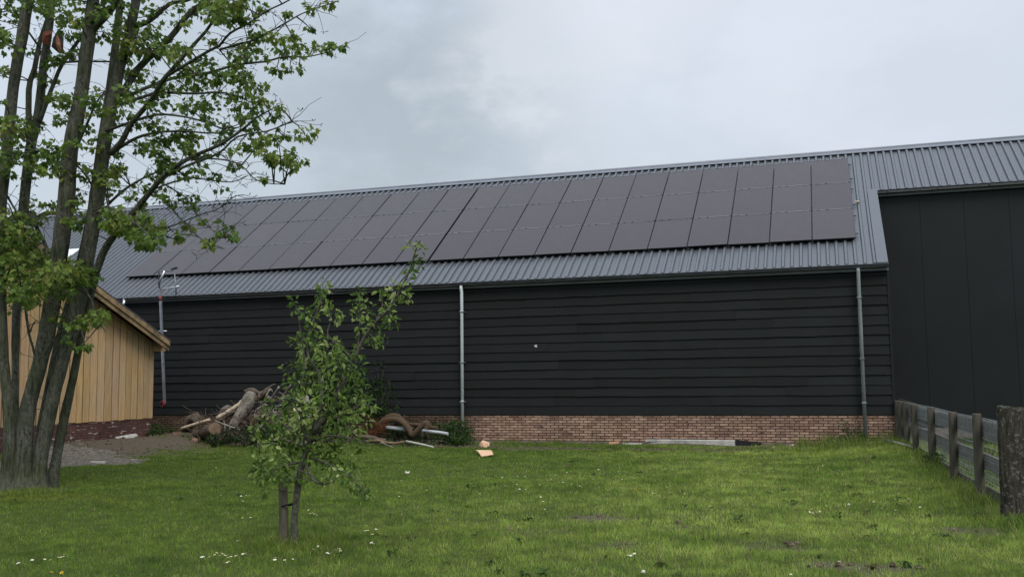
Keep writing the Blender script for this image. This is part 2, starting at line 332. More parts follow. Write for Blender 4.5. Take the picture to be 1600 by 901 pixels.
# gravel yard at the shed
def gravel_in(x, y): return np.sqrt(((x-cx)/RXG)**2+((y-cy-0.10*(x-cx))/RYG)**2)+(vnoise(x, y, .5, 9)-.5)*.4+(vnoise(x, y, .14, 10)-.5)*.2
_g = G(96, 724); cx, cy = _g.x, _g.y; RXG = (G(172, 727)-_g).length; RYG = 1.6
xs = np.arange(cx-RXG*1.4, cx+RXG*1.4, .08); ys = np.arange(cy-2.2, cy+2.2, .08); X, Y = np.meshgrid(xs, ys, indexing='ij')
rr = gravel_in(X, Y)
Z = gz(X, Y) + .03*np.clip((1-rr)*3, -3, 1) + (vnoise(X, Y, .16, 12)-.5)*.045; nx, ny = X.shape
i, j = np.meshgrid(np.arange(nx-1), np.arange(ny-1), indexing='ij'); a = (i*ny+j).ravel()
keep = (rr[:-1, :-1].ravel() < 1.05)
a = a[keep]
gv = npmesh('gravel_patch', np.stack([X.ravel(), Y.ravel(), Z.ravel()], 1), [np.stack([a, a+ny, a+ny+1, a+1], 1)], M_GRAVEL, smooth=True)
tag(gv, 'grey gravel patch before the shed', kind='structure')


# ------------------------------------------------------------------ BARN
HE, AL, XC, S2, SR = 4.1227, .6025, 1.3285, 4.038, 6.865
ca, sa_ = math.cos(AL), math.sin(AL); Y0 = D-.15
XL, XR = -44.0, 16.0
def RF(x, s, h=0.): return Vector((x, Y0+s*ca-h*sa_, HE+s*sa_+h*ca))
YR, ZR = Y0+SR*ca, HE+SR*sa_
Y2 = Y0+S2*ca+.12
barn = empty('barn', (-20, D, 0), 'long black boarded barn with corrugated anthracite roof and brick plinth', 'barn')
def ribbed(mb_, x0, x1, s0, s1, pitch=.2033, off=0., closed=True):
    k0 = math.ceil((x0-off-.06)/pitch); xs_ = []; 
    prof = [(-.046, 0), (-.024, .048), (.024, .048), (.046, 0)]
    pts = [(x0, 0)]
    k = k0
    while off+k*pitch < x1-.04:
        c_ = off+k*pitch
        if c_-.046 > x0:
            pts += [(c_+a_, h_) for a_, h_ in prof]
            if closed:
                q = [RF(c_+a_, s0+.004, h_) for a_, h_ in prof]; mb_.add(q, [(3, 2, 1, 0)], 1)  # dark end face paints the shade inside the open rib
        k += 1
    pts.append((x1, 0))
    A = [RF(x, s0, h) for x, h in pts]; B = [RF(x, s1, h) for x, h in pts]; n = len(pts)
    mb_.add(A+B, [(i_, i_+1, n+i_+1, n+i_) for i_ in range(n-1)], 0)
    mb_.obox(RF(x0, s0+.01, -.06), Vector((x1-x0, 0, 0)), RF(0, s1, 0)-RF(0, s0, 0), RF(0, 0, .055)-RF(0, 0, 0), 0)
rb = MB(); ribbed(rb, XL, XC-.2, 0, S2, off=XC-.28); ribbed(rb, XL, XR, S2+.0, SR, off=XC-.28, closed=False)
for k in range(200):
    c_ = XC-.28+k*.2033
    if c_ < XR and c_ > XC: rb.add([RF(c_-.046, S2-.004, 0), RF(c_-.024, S2-.004, .048), RF(c_+.024, S2-.004, .048), RF(c_+.046, S2-.004, 0)], [(0, 1, 2, 3)], 1)  # upper rib ends, closed with the same painted shade
# rear slope and underside
rb.add([(XL, YR, ZR), (XR, YR, ZR), (XR, YR+8, ZR-8*math.tan(AL)), (XL, YR+8, ZR-8*math.tan(AL))], [(0, 1, 2, 3)])
roof = rb.build('roof', [M_ROOF, M_DARK], barn)
# skylight strip near the shed (white translucent sheet)
q0, q1 = W(70, 391, Y0+2.0), W(124, 391, Y0+2.0)
def onroof(u, v, h=.045):
    d = ray(u, v); nrm = Vector((0, -sa_, ca)); P0 = RF(0, 0, h); return O + d*((P0-O).dot(nrm)/d.dot(nrm))
P = onroof(96, 390); P2 = onroof(124, 390); sA = (P.y-Y0)/ca
sk = MB(); sk.obox(RF(P2.x-1.9, sA-1.05, .052), Vector((1.9, 0, 0)), RF(0, 1.05)-RF(0, 0), RF(0, 0, .01)-RF(0, 0, 0))
sk.build('skylight', simple('white_skylight', (.75, .76, .78), (.82, .83, .84), 3, .35, 0, 0), roof)
fl = MB()
fl.obox(RF(XC-.24, -.01, .050), Vector((.24, 0, 0)), RF(0, S2+.05)-RF(0, 0), RF(0, 0, .006)-RF(0, 0, 0))
fl.obox(RF(XC, -.01, -.16), Vector((.006, 0, 0)), RF(0, S2+.05)-RF(0, 0), RF(0, 0, .206)-RF(0, 0, 0))
fl.build('verge_flashing', M_ROOF, roof)
rc = MB(); rc.obox(RF(XL, SR-.20, .050), Vector((XR-XL, 0, 0)), RF(0, .21)-RF(0, 0), RF(0, 0, .012)-RF(0, 0, 0))
rc.tube([(XL, YR, ZR+.05), (XR, YR, ZR+.05)], .05, 10)
for k in range(22): 
    xx = XR-1.4-k*2.7; rc.obox(RF(xx, SR-.203, .0625), Vector((.05, 0, 0)), RF(0, .2)-RF(0, 0), RF(0, 0, .006)-RF(0, 0, 0))
rc.build('ridge_cap', M_RIDGE, roof)
# weatherboards
def boards(x0, x1, name, seed):
    r = random.Random(seed); V = []; Fc = []; Cc = []
    z = .70; bh = .2275; row = 0
    while z < HE-.08:
        x = x0
        first = True
        while x < x1-.01:
            ln = min(r.choice([3.9, 4.2, 4.8, 5.1]) if not first else r.uniform(1.5, 4.8), x1-x)
            first = False
            t_ = r.uniform(.82, 1.2); dz = r.uniform(-.004, .004); dy = r.uniform(-.006, .006)
            z1 = min(z+bh+.03, HE-.02)
            a_, b_ = x+.0015, x+ln-.0015
            nseg = max(1, int(ln/.45)); o = len(V)
            for s in range(nseg+1):
                xx = a_+(b_-a_)*s/nseg; wv = r.uniform(-.008, .008)
                V += [(xx, D-.052+dy, z+dz+wv), (xx, D-.026+dy, z1), (xx, D-.004, z1), (xx, D-.022+dy, z+dz+wv)]
                Cc += [(t_, t_, t_)]*4
            for s in range(nseg):
                p = o+4*s
                Fc += [(p, p+4, p+5, p+1), (p+3, p+7, p+4, p)]
            Fc += [(o, o+1, o+2, o+3), (o+4*nseg+3, o+4*nseg+2, o+4*nseg+1, o+4*nseg)]
            x += ln
        z += bh; row += 1
    ob = npmesh(name, np.array(V), [np.array(Fc)], M_BOARD, np.array(Cc), barn); return ob
boards(XL+.5, -9.16, 'board_cladding', 3); boards(-9.13, XC-.03, 'board_cladding', 4)
cb_ = MB(); cb_.box((XC-.03, D-.06, .70), (XC+.02, D+.02, HE-.05)); cb_.build('corner_board', M_SHEET, barn)
cb_ = MB(); cb_.box((-9.16, D-.05, .70), (-9.13, D-.01, HE-.05)); cb_.build('joint_strip', M_SHEET, barn)
bw = MB(); bw.box((XL+.5, D+.001, .0), (XC, D+.20, HE+.1)); bw.add([(xq, yq, zq) for xq in (XC-.2, XC-.002) for yq, zq in ((D+.2, 0), (Y2-.03, 0), (Y2-.03, HE+S2*sa_-.2), (D+.2, HE+.0))], [(0, 1, 2, 3), (7, 6, 5, 4), (0, 4, 5, 1), (1, 5, 6, 2), (2, 6, 7, 3), (3, 7, 4, 0)])
bw.box((XL+.5, D+.2, 0), (XL+.7, YR+8, HE)); bw.box((XL+.5, YR+7.8, 0), (XR-.5, YR+8, HE)); bw.box((XR-.7, Y2+.3, 0), (XR-.5, YR+8, HE+1.5))
for xx in (XL+.6, XR-.6): bw.add([(xx, Y0+.3, HE-.1), (xx, YR, ZR-.15), (xx, YR+8, HE-1.5)], [(0, 1, 2)])
bw.build('wall', M_SHEET, barn)
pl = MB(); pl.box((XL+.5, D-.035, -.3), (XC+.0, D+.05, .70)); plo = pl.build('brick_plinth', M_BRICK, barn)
ft = MB(); ft.box((XL+.5, D-.075, -.3), (XC+.02, D-.03, .045)); ft.build('footing', M_FOOT, barn)
# flat dark patch painting the shade of the pit at the wall foot
pv = W(1150, 690, D); vo_ = MB(); vo_.add([(pv.x+a_, D-.0785, b_) for a_, b_ in ((0, -.05), (.62, -.05), (.60, .05), (.48, .085), (.30, .09), (.1, .11), (0, .115))], [(0, 1, 2, 3, 4, 5, 6)]); vo_.build('pit_shade_patch', M_DARK, barn)
# sheet wall set back on the right
sw = MB(); ztop = HE+S2*sa_-.10; x = XC+.0; seam0 = 2.36; xsn = [XC, seam0] + [seam0+1.045*k for k in range(1, 14)]
for a_, b_ in zip(xsn[:-1], xsn[1:]):
    sw.box((a_+.004, Y2, .25), (b_-.004, Y2+.08, ztop))
sw.box((XC, Y2+.012, .25), (xsn[-1], Y2+.09, ztop)); sw.build('sheet_wall', M_SHEET, barn)
sp = MB(); sp.box((XC, Y2-.02, -.1), (xsn[-1], Y2+.1, .25)); sp.build('concrete_plinth', M_FOOT, barn)
# gutters
def gutter(x0, x1, s, name):
    c_ = RF(0, s, 0); g_ = MB(); n = 8; prof = [(-.075*math.cos(math.pi*k/n)*1.0, -.075*math.sin(math.pi*k/n)) for k in range(n+1)]
    yc, zc = c_.y-.065, c_.z-.004
    A = [(x0, yc+a_, zc+b_) for a_, b_ in prof]; B = [(x1, yc+a_, zc+b_) for a_, b_ in prof]; m_ = n+1
    g_.add(A+B, [(k, k+1, m_+k+1, m_+k) for k in range(n)]+[(k+1, k, m_+k, m_+k+1) for k in range(n)], 0, True)
    g_.add(A, [tuple(range(m_))]); g_.add(B, [tuple(reversed(range(m_)))])
    g_.tube([(x0, yc-.078, zc), (x1, yc-.078, zc)], .011, 6)
    g_.box((x0, yc+.079, zc-.14), (x1, yc+.1, zc+.0))
    x = x1-1.2
    while x > x0:
        g_.tube([(x, yc+prof[k][0]*1.06, zc+prof[k][1]*1.06) for k in range(n+1)], .008, 4); x -= 1.2 if x > -22 else 3
    return g_.build(name, M_GUT, barn)
gutter(XL, -9.2, 0, 'gutter'); gutter(-9.19, XC+.01, .006, 'gutter'); gutter(XC+.02, XR, S2, 'gutter')
def downpipe(x, mat, zb):
    zc = HE-.07; yc = Y0-.065
    p = MB(); p.tube([(x, yc, zc), (x, yc, zc-.08), (x, yc+.03, zc-.17), (x, yc+.03, zb)], .042, 12)
    for z in (zb+.9, zb+1.9, 3.35): p.tube([(x, yc+.03, z), (x, yc+.03, z+.045)], .047, 12)
    o = p.build('downpipe', mat, barn)
    for z in (zb+.92, zb+1.93, 3.37): q = MB(); q.box((x-.056, yc-.02, z-.014), (x+.056, D-.02, z+.014)); q.build('bracket', M_GUT, o)
    return o
downpipe(-9.09, M_ZINC, .12); downpipe(.68, M_ZINC2, .05)
# small lamp/patch marks on the boards (white splash)
spl = MB(); c0 = W(838, 541, D-.055)
for k in range(5): 
    a_ = random.uniform(0, 6.3); r_ = random.uniform(0, .045); cc = c0+Vector((math.cos(a_)*r_, -.002*k, math.sin(a_)*r_)); n = 7
    spl.add([cc+Vector((math.cos(t*6.283/n)*.022, 0, math.sin(t*6.283/n)*.02*random.uniform(.6, 1.3))) for t in range(n)], [tuple(range(n))])
spl.build('splash', simple('bird_lime', (.5, .5, .5), (.65, .65, .65), 9, .9, 0, 0), barn)

# ------------------------------------------------------------------ SOLAR PANELS
PW, PH, PP, PL_ = .992, 1.645, 1.01, 1.66
XA, SA, GAP = .6986, 1.1724, .0335
pm = MB(); pm.obox((.008, .008, -.030), (PW-.016, 0, 0), (0, PH-.016, 0), (0, 0, .028))
fm = MB()
for a_, b_ in (((0, 0), (PW, .008)), ((0, PH-.008), (PW, PH)), ((0, .008), (.008, PH-.008)), ((PW-.008, .008), (PW, PH-.008))):
    fm.box((a_[0], a_[1], -.035), (b_[0], b_[1], 0))
cm = MB(); cm.box((.02, PH-.006, .0012), (PW-.02, PH+.006, .0045))
rot = Matrix(((1, 0, 0), (0, ca, -sa_), (0, sa_, ca))).to_4x4()
ordn = ['first', 'second', 'third', 'fourth', 'fifth', 'sixth', 'seventh', 'eighth', 'ninth', 'tenth', 'eleventh']
proto = None
for col in range(21):
    for row in range(3):
        if proto is None:
            p = pm.build('solar_panel', M_SOLAR); f_ = fm.build('frame', M_FRAME, p); c_ = cm.build('clamp_glint_strip', M_CLAMP, p); proto = (p, f_, c_)
        else:
            p = proto[0].copy(); f_ = proto[1].copy(); c_ = proto[2].copy()
            for o_ in (p, f_, c_): COL.objects.link(o_)
            f_.parent = p; c_.parent = p
        x = XA-(col+1)*PP+.009-(GAP if col >= 11 else 0)
        P = RF(x, SA+row*PL_+.005, .125+random.uniform(-.003, .003))
        p.matrix_world = Matrix.Translation(P) @ rot @ Matrix.Rotation(random.uniform(-.0006, .0006), 4, 'Z') @ Matrix.Rotation(random.uniform(-.006, .006), 4, 'Y') @ Matrix.Rotation(random.uniform(-.004, .004), 4, 'X')
        rn = ['bottom', 'middle', 'top'][row]
        if col < 11: lb = f'solar panel in the {rn} row, {ordn[col]} column from the black sheet wall'
        else: lb = f'solar panel in the {rn} row, {ordn[20-col]} column from the wooden shed end'
        tag(p, lb, 'solar panel', 'solar panels mounted in three rows on the barn roof')
q = onroof(1339, 317, .06); b = MB(); b.obox(q-Vector((.05, 0, 0)), (.11, .01, 0), (0, .05, .03), (0, -.02, .03)); b.build('loose_clip', simple('pale_clip', (.40, .33, .22), (.5, .42, .3), 9, .8, 0, 0), roof)
# rails under the panels
for row in range(3):
    for k, s in enumerate((.3, 1.3)):
        pass
rl = MB()
for (xa, xb) in ((XA-11*PP, XA), (XA-21*PP-GAP, XA-11*PP-GAP)):
    for row in range(3):
        for s in (.33, 1.32): rl.obox(RF(xa-.06, SA+row*PL_+s, .049), Vector((xb-xa+.12, 0, 0)), RF(0, .04)-RF(0, 0), RF(0, 0, .035)-RF(0, 0))
rl.build('mounting_rail', M_ALU2, roof)

# ------------------------------------------------------------------ SHED
XS = -17.078; YC = 21.42; ZT = .70; TA = .448; XV = -16.678
yA = 21.5427; zA = 2.717
def rake(y): return zA+(yA-y)*TA
YAP = 15.0; YN = YAP-(yA-YAP)
shed = empty('shed', (XS-3, YAP, 0), 'larch clad wooden shed with old red brick base and gable end', 'shed')
V = []; Fc = []; Cc = []; r = random.Random(5); y = YC
def zr(y): return rake(y) if y > YAP else rake(2*YAP-y)
while y > YN+.4:
    bwid = r.choice([.22, .24, .25, .27, .2]); y1 = y-bwid; t_ = r.uniform(.84, 1.12); dx = r.uniform(-.008, .008)
    tc_ = (t_, t_*r.uniform(.95, 1.03), t_*r.uniform(.88, 1.05))
    bot = ZT+r.uniform(-.012, .008)
    for (a_, b_, px, tt) in ((y-.014, y1+.014, 0., 1.), (y1+.020, y1-.020, -.030, .16)):  # second strip is darkened to paint the shadow line in each board gap
        o = len(V); dd = dx+px
        V += [(XS+dd-.02, a_, bot), (XS+dd-.02, b_, bot), (XS+dd-.02, b_, zr(b_)-.12), (XS+dd-.02, a_, zr(a_)-.12),
              (XS+dd, a_, bot), (XS+dd, b_, bot), (XS+dd, b_, zr(b_)-.12), (XS+dd, a_, zr(a_)-.12)]
        Cc += [tuple(q*tt for q in tc_)]*8
        
        Fc += [(o+7, o+6, o+5, o+4), (o, o+4, o+5, o+1), (o+1, o+5, o+6, o+2), (o, o+3, o+7, o+4)]
    y = y1
npmesh('board_cladding', np.array(V), [np.array(Fc)], M_LARCH, np.array(Cc), shed)
sb = MB(); sb.box((XS-9, YN+.4, ZT-.05), (XS-.03, YC-.002, 2.55)); sb.add([(XS-.025, YC, 2.5), (XS-.025, YAP, zr(YAP)-.12), (XS-.025, YN, 2.5)], [(0, 1, 2)])
sb.build('wall', M_LARCH, shed).data.attributes.new('tint', 'FLOAT_COLOR', 'POINT').data.foreach_set('color', [.3, .27, .25, 1]*11)  # backing wall tinted dark for the same gap shade
bk = MB(); bk.box((XS-9, YN+.4, -.3), (XS-.015, YC-.06, ZT-.01)); bk.build('brick_base', M_BRICK2, shed)
lp = MB(); lp.box((XS-.06, YC-2.2, .10), (XS+.06, YC-.9, .27))
rf = MB()
for sgn in (1, -1):
    yE = yA+.02 if sgn > 0 else 2*YAP-yA; 
    A = Vector((XS-9.3, YAP, zr(YAP))); B = Vector((XV, YAP, zr(YAP))); C_ = Vector((XV, yE, zA)); E_ = Vector((XS-9.3, yE, zA)); up = Vector((0, 0, .035))
    q = [A, B, C_, E_]; rf.add(q+[p_+up for p_ in q], [(0, 3, 2, 1), (4, 5, 6, 7), (1, 2, 6, 5), (2, 3, 7, 6), (0, 1, 5, 4)])
sro = rf.build('roof', M_TILE, shed)
for sgn in (1, -1):
    yE = yA+.0 if sgn > 0 else 2*YAP-yA
    for (th, xo, up, nm) in ((.13, .0, -.004, 'barge_board'), (.12, -.035, -.13, 'barge_board')):
        b = MB(); P0 = Vector((XV-.03+xo, YAP, zr(YAP)+up-th)); 
        b.obox(P0, Vector((.03, 0, 0)), Vector((0, yE-YAP, zA-zr(YAP))), Vector((0, 0, th))); b.build(nm, M_BARGE, shed)
ra = MB(); ra.box((XS-9, yA-.12, zA-.16), (XV-.04, yA-.08, zA-.03)); ra.box((XS-9, YC-.1, 2.45), (XV-.05, YC+.02, 2.62))
for k in range(6): ra.obox((XS-.15-k*1.4, YAP, zr(YAP)-.16), (.07, 0, 0), (0, yA-YAP-.05, zA-zr(YAP)+.02), (0, 0, .12))
ra.build('rafter', M_BARGE, shed)

# ------------------------------------------------------------------ plants: generic builders
def tmpl_maple():
    out_ = [(0, -.02), (.16, -.16), (.34, -.12), (.30, .04), (.52, .12), (.40, .30), (.46, .52), (.26, .46), (.16, .58), (0, .95)]
    pts = out_ + [(-x, y) for x, y in reversed(out_[1:-1])]
    return np.array([(x, y, abs(x)*.22-.10*y*y) for x, y in pts]+[(0, .28, 0)]), [(len(pts), i_, (i_+1) % len(pts)) for i_ in range(len(pts))]
def tmpl_oval(wd=.28, curl=.2):
    pts = [(0, 0), (wd*.75, .22), (wd, .5), (wd*.6, .8), (0, 1), (-wd*.6, .8), (-wd, .5), (-wd*.75, .22)]
    return np.array([(x, y, abs(x)*.5-curl*y*y) for x, y in pts]+[(0, .5, -curl*.25)]), [(8, i_, (i_+1) % 8) for i_ in range(8)]
def place_leaves(tm, P, size, nrm, spin, cols, rg, tip=None):
    T, fs = tm; n = len(P); k = len(T)
    nz = nrm/np.linalg.norm(nrm, axis=1, keepdims=True)
    ref = np.where(np.abs(nz[:, 2:3]) < .9, np.array([[0, 0, 1.]]), np.array([[1., 0, 0]]))
    ax = np.cross(ref, nz); ax /= np.linalg.norm(ax, axis=1, keepdims=True); ay = np.cross(nz, ax)
    c_, s_ = np.cos(spin)[:, None], np.sin(spin)[:, None]; bx = ax*c_+ay*s_; by = -ax*s_+ay*c_
    if tip is not None:
        by = tip/np.linalg.norm(tip, axis=1, keepdims=True); bx = np.cross(by, nz); bx /= np.linalg.norm(bx, axis=1, keepdims=True)+1e-9; nz = np.cross(bx, by)
    V = P[:, None, :] + size[:, None, None]*(T[None, :, 0:1]*bx[:, None, :]+T[None, :, 1:2]*by[:, None, :]+T[None, :, 2:3]*nz[:, None, :])
    Fc = (np.arange(n)[:, None, None]*k + np.array(fs)[None]).reshape(-1, 3)
    return V.reshape(-1, 3), Fc, np.repeat(cols, k, axis=0)
def leaf_mesh(name, tm, clusters, size, palette, parent, rg, mat=M_LEAF, flat=.8, droop=.35, dens=1., top=None, hang=0.):
    """clusters: list of (centre, radius, n)"""
    Pn = []; cidx = []
    for ci, (c_, r_, n_) in enumerate(clusters):
        n_ = max(2, int(n_*dens)); u = rg.normal(size=(n_, 3)); u /= np.linalg.norm(u, axis=1, keepdims=True)
        u *= (rg.random((n_, 1))**.45)*r_; u[:, 2] *= flat; Pn.append(np.array(c_)[None]+u); cidx.append(np.full(n_, ci))
    P = np.concatenate(Pn); cidx = np.concatenate(cidx); n = len(P)
    nr = rg.normal(size=(n, 3))*.75; nr[:, 2] = np.abs(nr[:, 2])*.7+droop
    spin = rg.random(n)*6.283
    pal = np.array(palette); ctone = rg.random(len(clusters)); t = np.clip(.55*ctone[cidx]+.6*rg.random(n)-.05, 0, .999)*(len(pal)-1)
    i_ = t.astype(int); f_ = (t-i_)[:, None]; cols = pal[i_]*(1-f_)+pal[np.minimum(i_+1, len(pal)-1)]*f_
    cols = cols*(.8+.4*rg.random((n, 1)))
    sz = size*(.6+.6*rg.random(n))
    tip = None
    if hang:
        C0 = np.array([tuple(c_[0]) for c_ in clusters])[cidx]; tip = (P-C0); tip /= np.linalg.norm(tip, axis=1, keepdims=True)+1e-6; tip = tip+rg.normal(size=(n, 3))*.45; tip[:, 2] -= hang
    V, Fc, Cc = place_leaves(tm, P, sz, nr, spin, cols, rg, tip)
    return npmesh(name, V, [Fc], mat, Cc, parent)
def crooked(a_, b_, n, amp, rg=random):
    a_, b_ = Vector(a_), Vector(b_); L_ = (b_-a_).length; out_ = [a_]
    sag = Vector((0, 0, 1))*L_*amp*.6
    for k in range(1, n): t = k/n; out_.append(a_.lerp(b_, t)+Vector((rg.uniform(-1, 1), rg.uniform(-1, 1), rg.uniform(-1, 1)))*L_*amp*.35+sag*math.sin(math.pi*t)*.4)
    return out_+[b_]
def smooth_path(P, R, sub=3):
    out_, ro = [], []; n = len(P)
    for i_ in range(n-1):
        p0, p1, p2, p3 = P[max(i_-1, 0)], P[i_], P[i_+1], P[min(i_+2, n-1)]
        for k in range(sub):
            t = k/sub; out_.append(.5*((2*p1)+(p2-p0)*t+(2*p0-5*p1+4*p2-p3)*t*t+(3*p1-p0-3*p2+p3)*t**3)); ro.append(R[i_]*(1-t)+R[i_+1]*t)
    out_.append(P[-1]); ro.append(R[-1]); return out_, ro

# ------------------------------------------------------------------ MAPLE (big multi-stemmed tree)
YT = 12.2
def pix_path(pts, y, rpx, yend=None):
    n = len(pts); out_ = []; R = []
    rp = rpx if hasattr(rpx, '__len__') else (rpx, rpx)
    for k, (u, v) in enumerate(pts):
        t = k/max(n-1, 1); yy = y+((yend if yend is not None else y)-y)*t; p = W(u, v, yy); out_.append(p)
        rr_ = rp[k] if len(rp) == n and n > 2 else rp[0]+(rp[-1]-rp[0])*t; R.append(rr_*mpp(p))
    return out_, R
base = G(45, 762)
maple = empty('maple_tree', base, 'large multi-stemmed maple with spreading leafy branches beside the shed gable', 'tree')
stems = [
    ([(10, 778), (12, 740), (15, 690), (11, 620), (5, 540), (2, 440), (2, 320), (11, 235), (21, 135), (34, 60), (44, 0), (52, -60)], -.30, -.55, [17, 14, 12, 10, 9, 8.5, 9, 9.5, 9, 9.5, 9, 8]),
    ([(24, 775), (26, 720), (24, 640), (24, 560), (27, 467), (36, 335), (47, 235), (60, 177), (68, 100)], .22, .45, [10, 8, 7, 7, 7.5, 8.5, 8.5, 7.5, 6.5]),
    ([(38, 782), (36, 740), (38, 690), (45, 630), (62, 570), (77, 500), (92, 400), (103, 317), (110, 235), (126, 150), (141, 40), (147, -20), (150, -80)], -.18, -.3, [23, 20, 17, 15, 14.5, 15, 15, 14, 13, 11.5, 11, 10, 9]),
    ([(58, 775), (60, 735), (68, 690), (83, 620), (101, 550), (121, 480), (135, 410), (150, 320), (157, 265), (168, 195), (188, 105), (208, 25), (222, -60)], -.05, .1, [19, 16, 14, 13.5, 13, 13.5, 13.5, 13, 12, 11, 8.5, 8, 7]),
    ([(50, 765), (60, 690), (75, 610), (92, 530), (120, 430), (145, 320), (160, 215), (176, 108), (186, 20), (190, -50)], .3, .55, [9, 8, 7.5, 7, 7, 7, 7.5, 7, 6, 5]),
    ([(80, 762), (90, 705), (102, 645), (114, 590), (130, 510), (150, 430)], .25, .3, [11, 9.5, 9, 8, 7, 6]),
]
cen = []       # (point, radius) skeleton samples for attaching twigs
for pts, dy0, dy1, rp in stems:
    P, R = pix_path(pts, YT+dy0, rp, YT+dy1); P, R = smooth_path(P, R, 4)
    R = [r_*(.76 if p_.z < 2.2 else .84 if p_.z < 4 else .9) for p_, r_ in zip(P, R)]; R = [r_*(1+.55*math.exp(-max(p_.z, 0)/.12)) for p_, r_ in zip(P, R)]; P[0] = P[0]-Vector((0, 0, .15))
    m_ = MB(); m_.tube(P, R, 14, jit=.05); m_.build('trunk', M_BARK, maple); cen += [(p_, r_) for p_, r_ in zip(P[20:], R[20:])]
br = MB()
limbs = [
    ([(147, 433), (163, 395), (180, 367), (213, 327), (233, 300), (262, 272), (300, 245), (340, 228), (375, 203), (400, 185), (425, 170)], 0, -.6, 6.5, 1),
    ([(262, 272), (300, 258), (345, 240), (375, 215), (420, 205), (455, 190)], -.3, -.9, 2.5, .8),
    ([(172, 240), (187, 222), (205, 190), (233, 155), (257, 127), (277, 100), (303, 70), (327, 37), (345, 0)], 0, -.8, 5, 2),
    ([(262, 118), (330, 80), (343, 73), (360, 50), (387, 37), (420, 20), (453, 0), (480, -25)], -.5, -1.1, 2.6, .9),
    ([(343, 78), (380, 70), (400, 60), (443, 37), (473, 25), (503, 13), (525, 0)], -.6, -1, 1.8, .6),
    ([(200, 150), (263, 123), (320, 113), (367, 100), (413, 95), (447, 90), (480, 87), (523, 80)], 0, .9, 3, .7),
    ([(190, 150), (213, 107), (263, 60), (297, 23), (323, 3), (350, -30)], .2, .8, 6, 3),
    ([(205, 40), (230, 33), (267, 7), (293, 3), (330, -15)], .1, .6, 4.5, 2),
    ([(168, 168), (200, 160), (247, 147), (307, 147), (345, 145), (370, 150), (400, 165)], .1, 1.0, 3, .8),
    ([(165, 205), (200, 190), (243, 180), (290, 182), (323, 193), (350, 200), (375, 195)], 0, -1., 2.6, .7),
    ([(160, 245), (180, 232), (213, 217), (243, 207), (283, 205), (340, 208), (377, 200)], .1, .5, 3.2, .8),
    ([(250, 285), (275, 262), (297, 248), (347, 250), (377, 260), (393, 277), (420, 287), (445, 288)], -.3, -.7, 1.9, .6),
    ([(215, 318), (240, 297), (290, 280), (323, 280), (363, 283), (387, 273)], .1, .4, 1.8, .6),
    ([(168, 320), (193, 297), (223, 277), (260, 262), (290, 250)], 0, .3, 2.4, .8),
    ([(228, 303), (251, 311), (272, 330), (290, 348), (311, 369), (327, 380), (348, 388)], -.1, -.4, 1.7, .6),
    ([(260, 290), (288, 306), (306, 332), (327, 356), (350, 370)], -.2, -.5, 1.4, .5),
    ([(253, 359), (290, 346), (316, 332), (337, 325), (364, 311), (372, 303)], -.1, -.4, 1.3, .5),
    ([(205, 335), (230, 350), (253, 359), (262, 372)], 0, .1, 2.2, 1),
    ([(115, 322), (96, 331), (71, 334), (51, 339), (30, 330)], .1, .3, 3.4, 2.2),
    ([(51, 339), (60, 361), (69, 386), (75, 412), (84, 440)], .1, -.2, 3.2, 2),
    ([(75, 0), (78, 20), (77, 50), (68, 105)], .5, .42, 5, 6),
    ([(46, 235), (43, 140), (53, 107), (63, 67), (75, 30)], .3, .6, 5, 3),
    ([(62, 190), (80, 140), (97, 100), (123, 60), (133, 40)], .4, .7, 3.6, 2.4),
    ([(5, -20), (20, 10), (40, 43), (58, 73)], 0, .4, 1.2, 1.8),
    ([(136, 60), (148, 45), (173, 20), (187, 0), (200, -40)], -.2, -.5, 6, 4),
    ([(75, 105), (95, 97), (130, 96), (172, 98)], .4, .3, 2, 1.4),
    ([(115, 240), (130, 200), (150, 160), (165, 140)], -.2, -.6, 2.4, 1.2),
    ([(40, 480), (46, 520), (52, 560), (54, 640)], .2, .1, 2.2, 1.2), ([(46, 520), (58, 500), (75, 520)], .2, .2, 1.2, .6),
    ([(8, 300), (28, 335), (40, 355)], -.3, -.6, 2, 1), ([(50, 230), (35, 205), (20, 195)], .2, -.3, 2, 1), ([(105, 300), (80, 260), (60, 235)], -.2, -.7, 2.5, 1),
    ([(122, 440), (140, 470), (150, 500), (160, 505)], -.2, -.8, 2, .8), ([(92, 420), (60, 440), (35, 450)], -.2, -.9, 2.5, 1), ([(60, 570), (90, 520), (128, 510)], -.2, -.7, 1.8, .8),
    ([(150, 330), (170, 325), (200, 340), (235, 365)], -.1, -.9, 4, 1.5), ([(150, 300), (130, 270), (110, 250)], 0, -.5, 2, 1),
]
for pts, d0, d1, ra_, rb_ in limbs:
    P, R = pix_path(pts, YT+d0, (ra_, rb_), YT+d1)
    P = [P[0]]+[p_+Vector((random.uniform(-1, 1), random.uniform(-1, 1)*3, random.uniform(-1, 1)))*.015 for p_ in P[1:]]
    P, R = smooth_path(P, R, 3); br.tube(P, R, 7 if ra_ > 2 else 5, jit=.06); cen += list(zip(P, R))
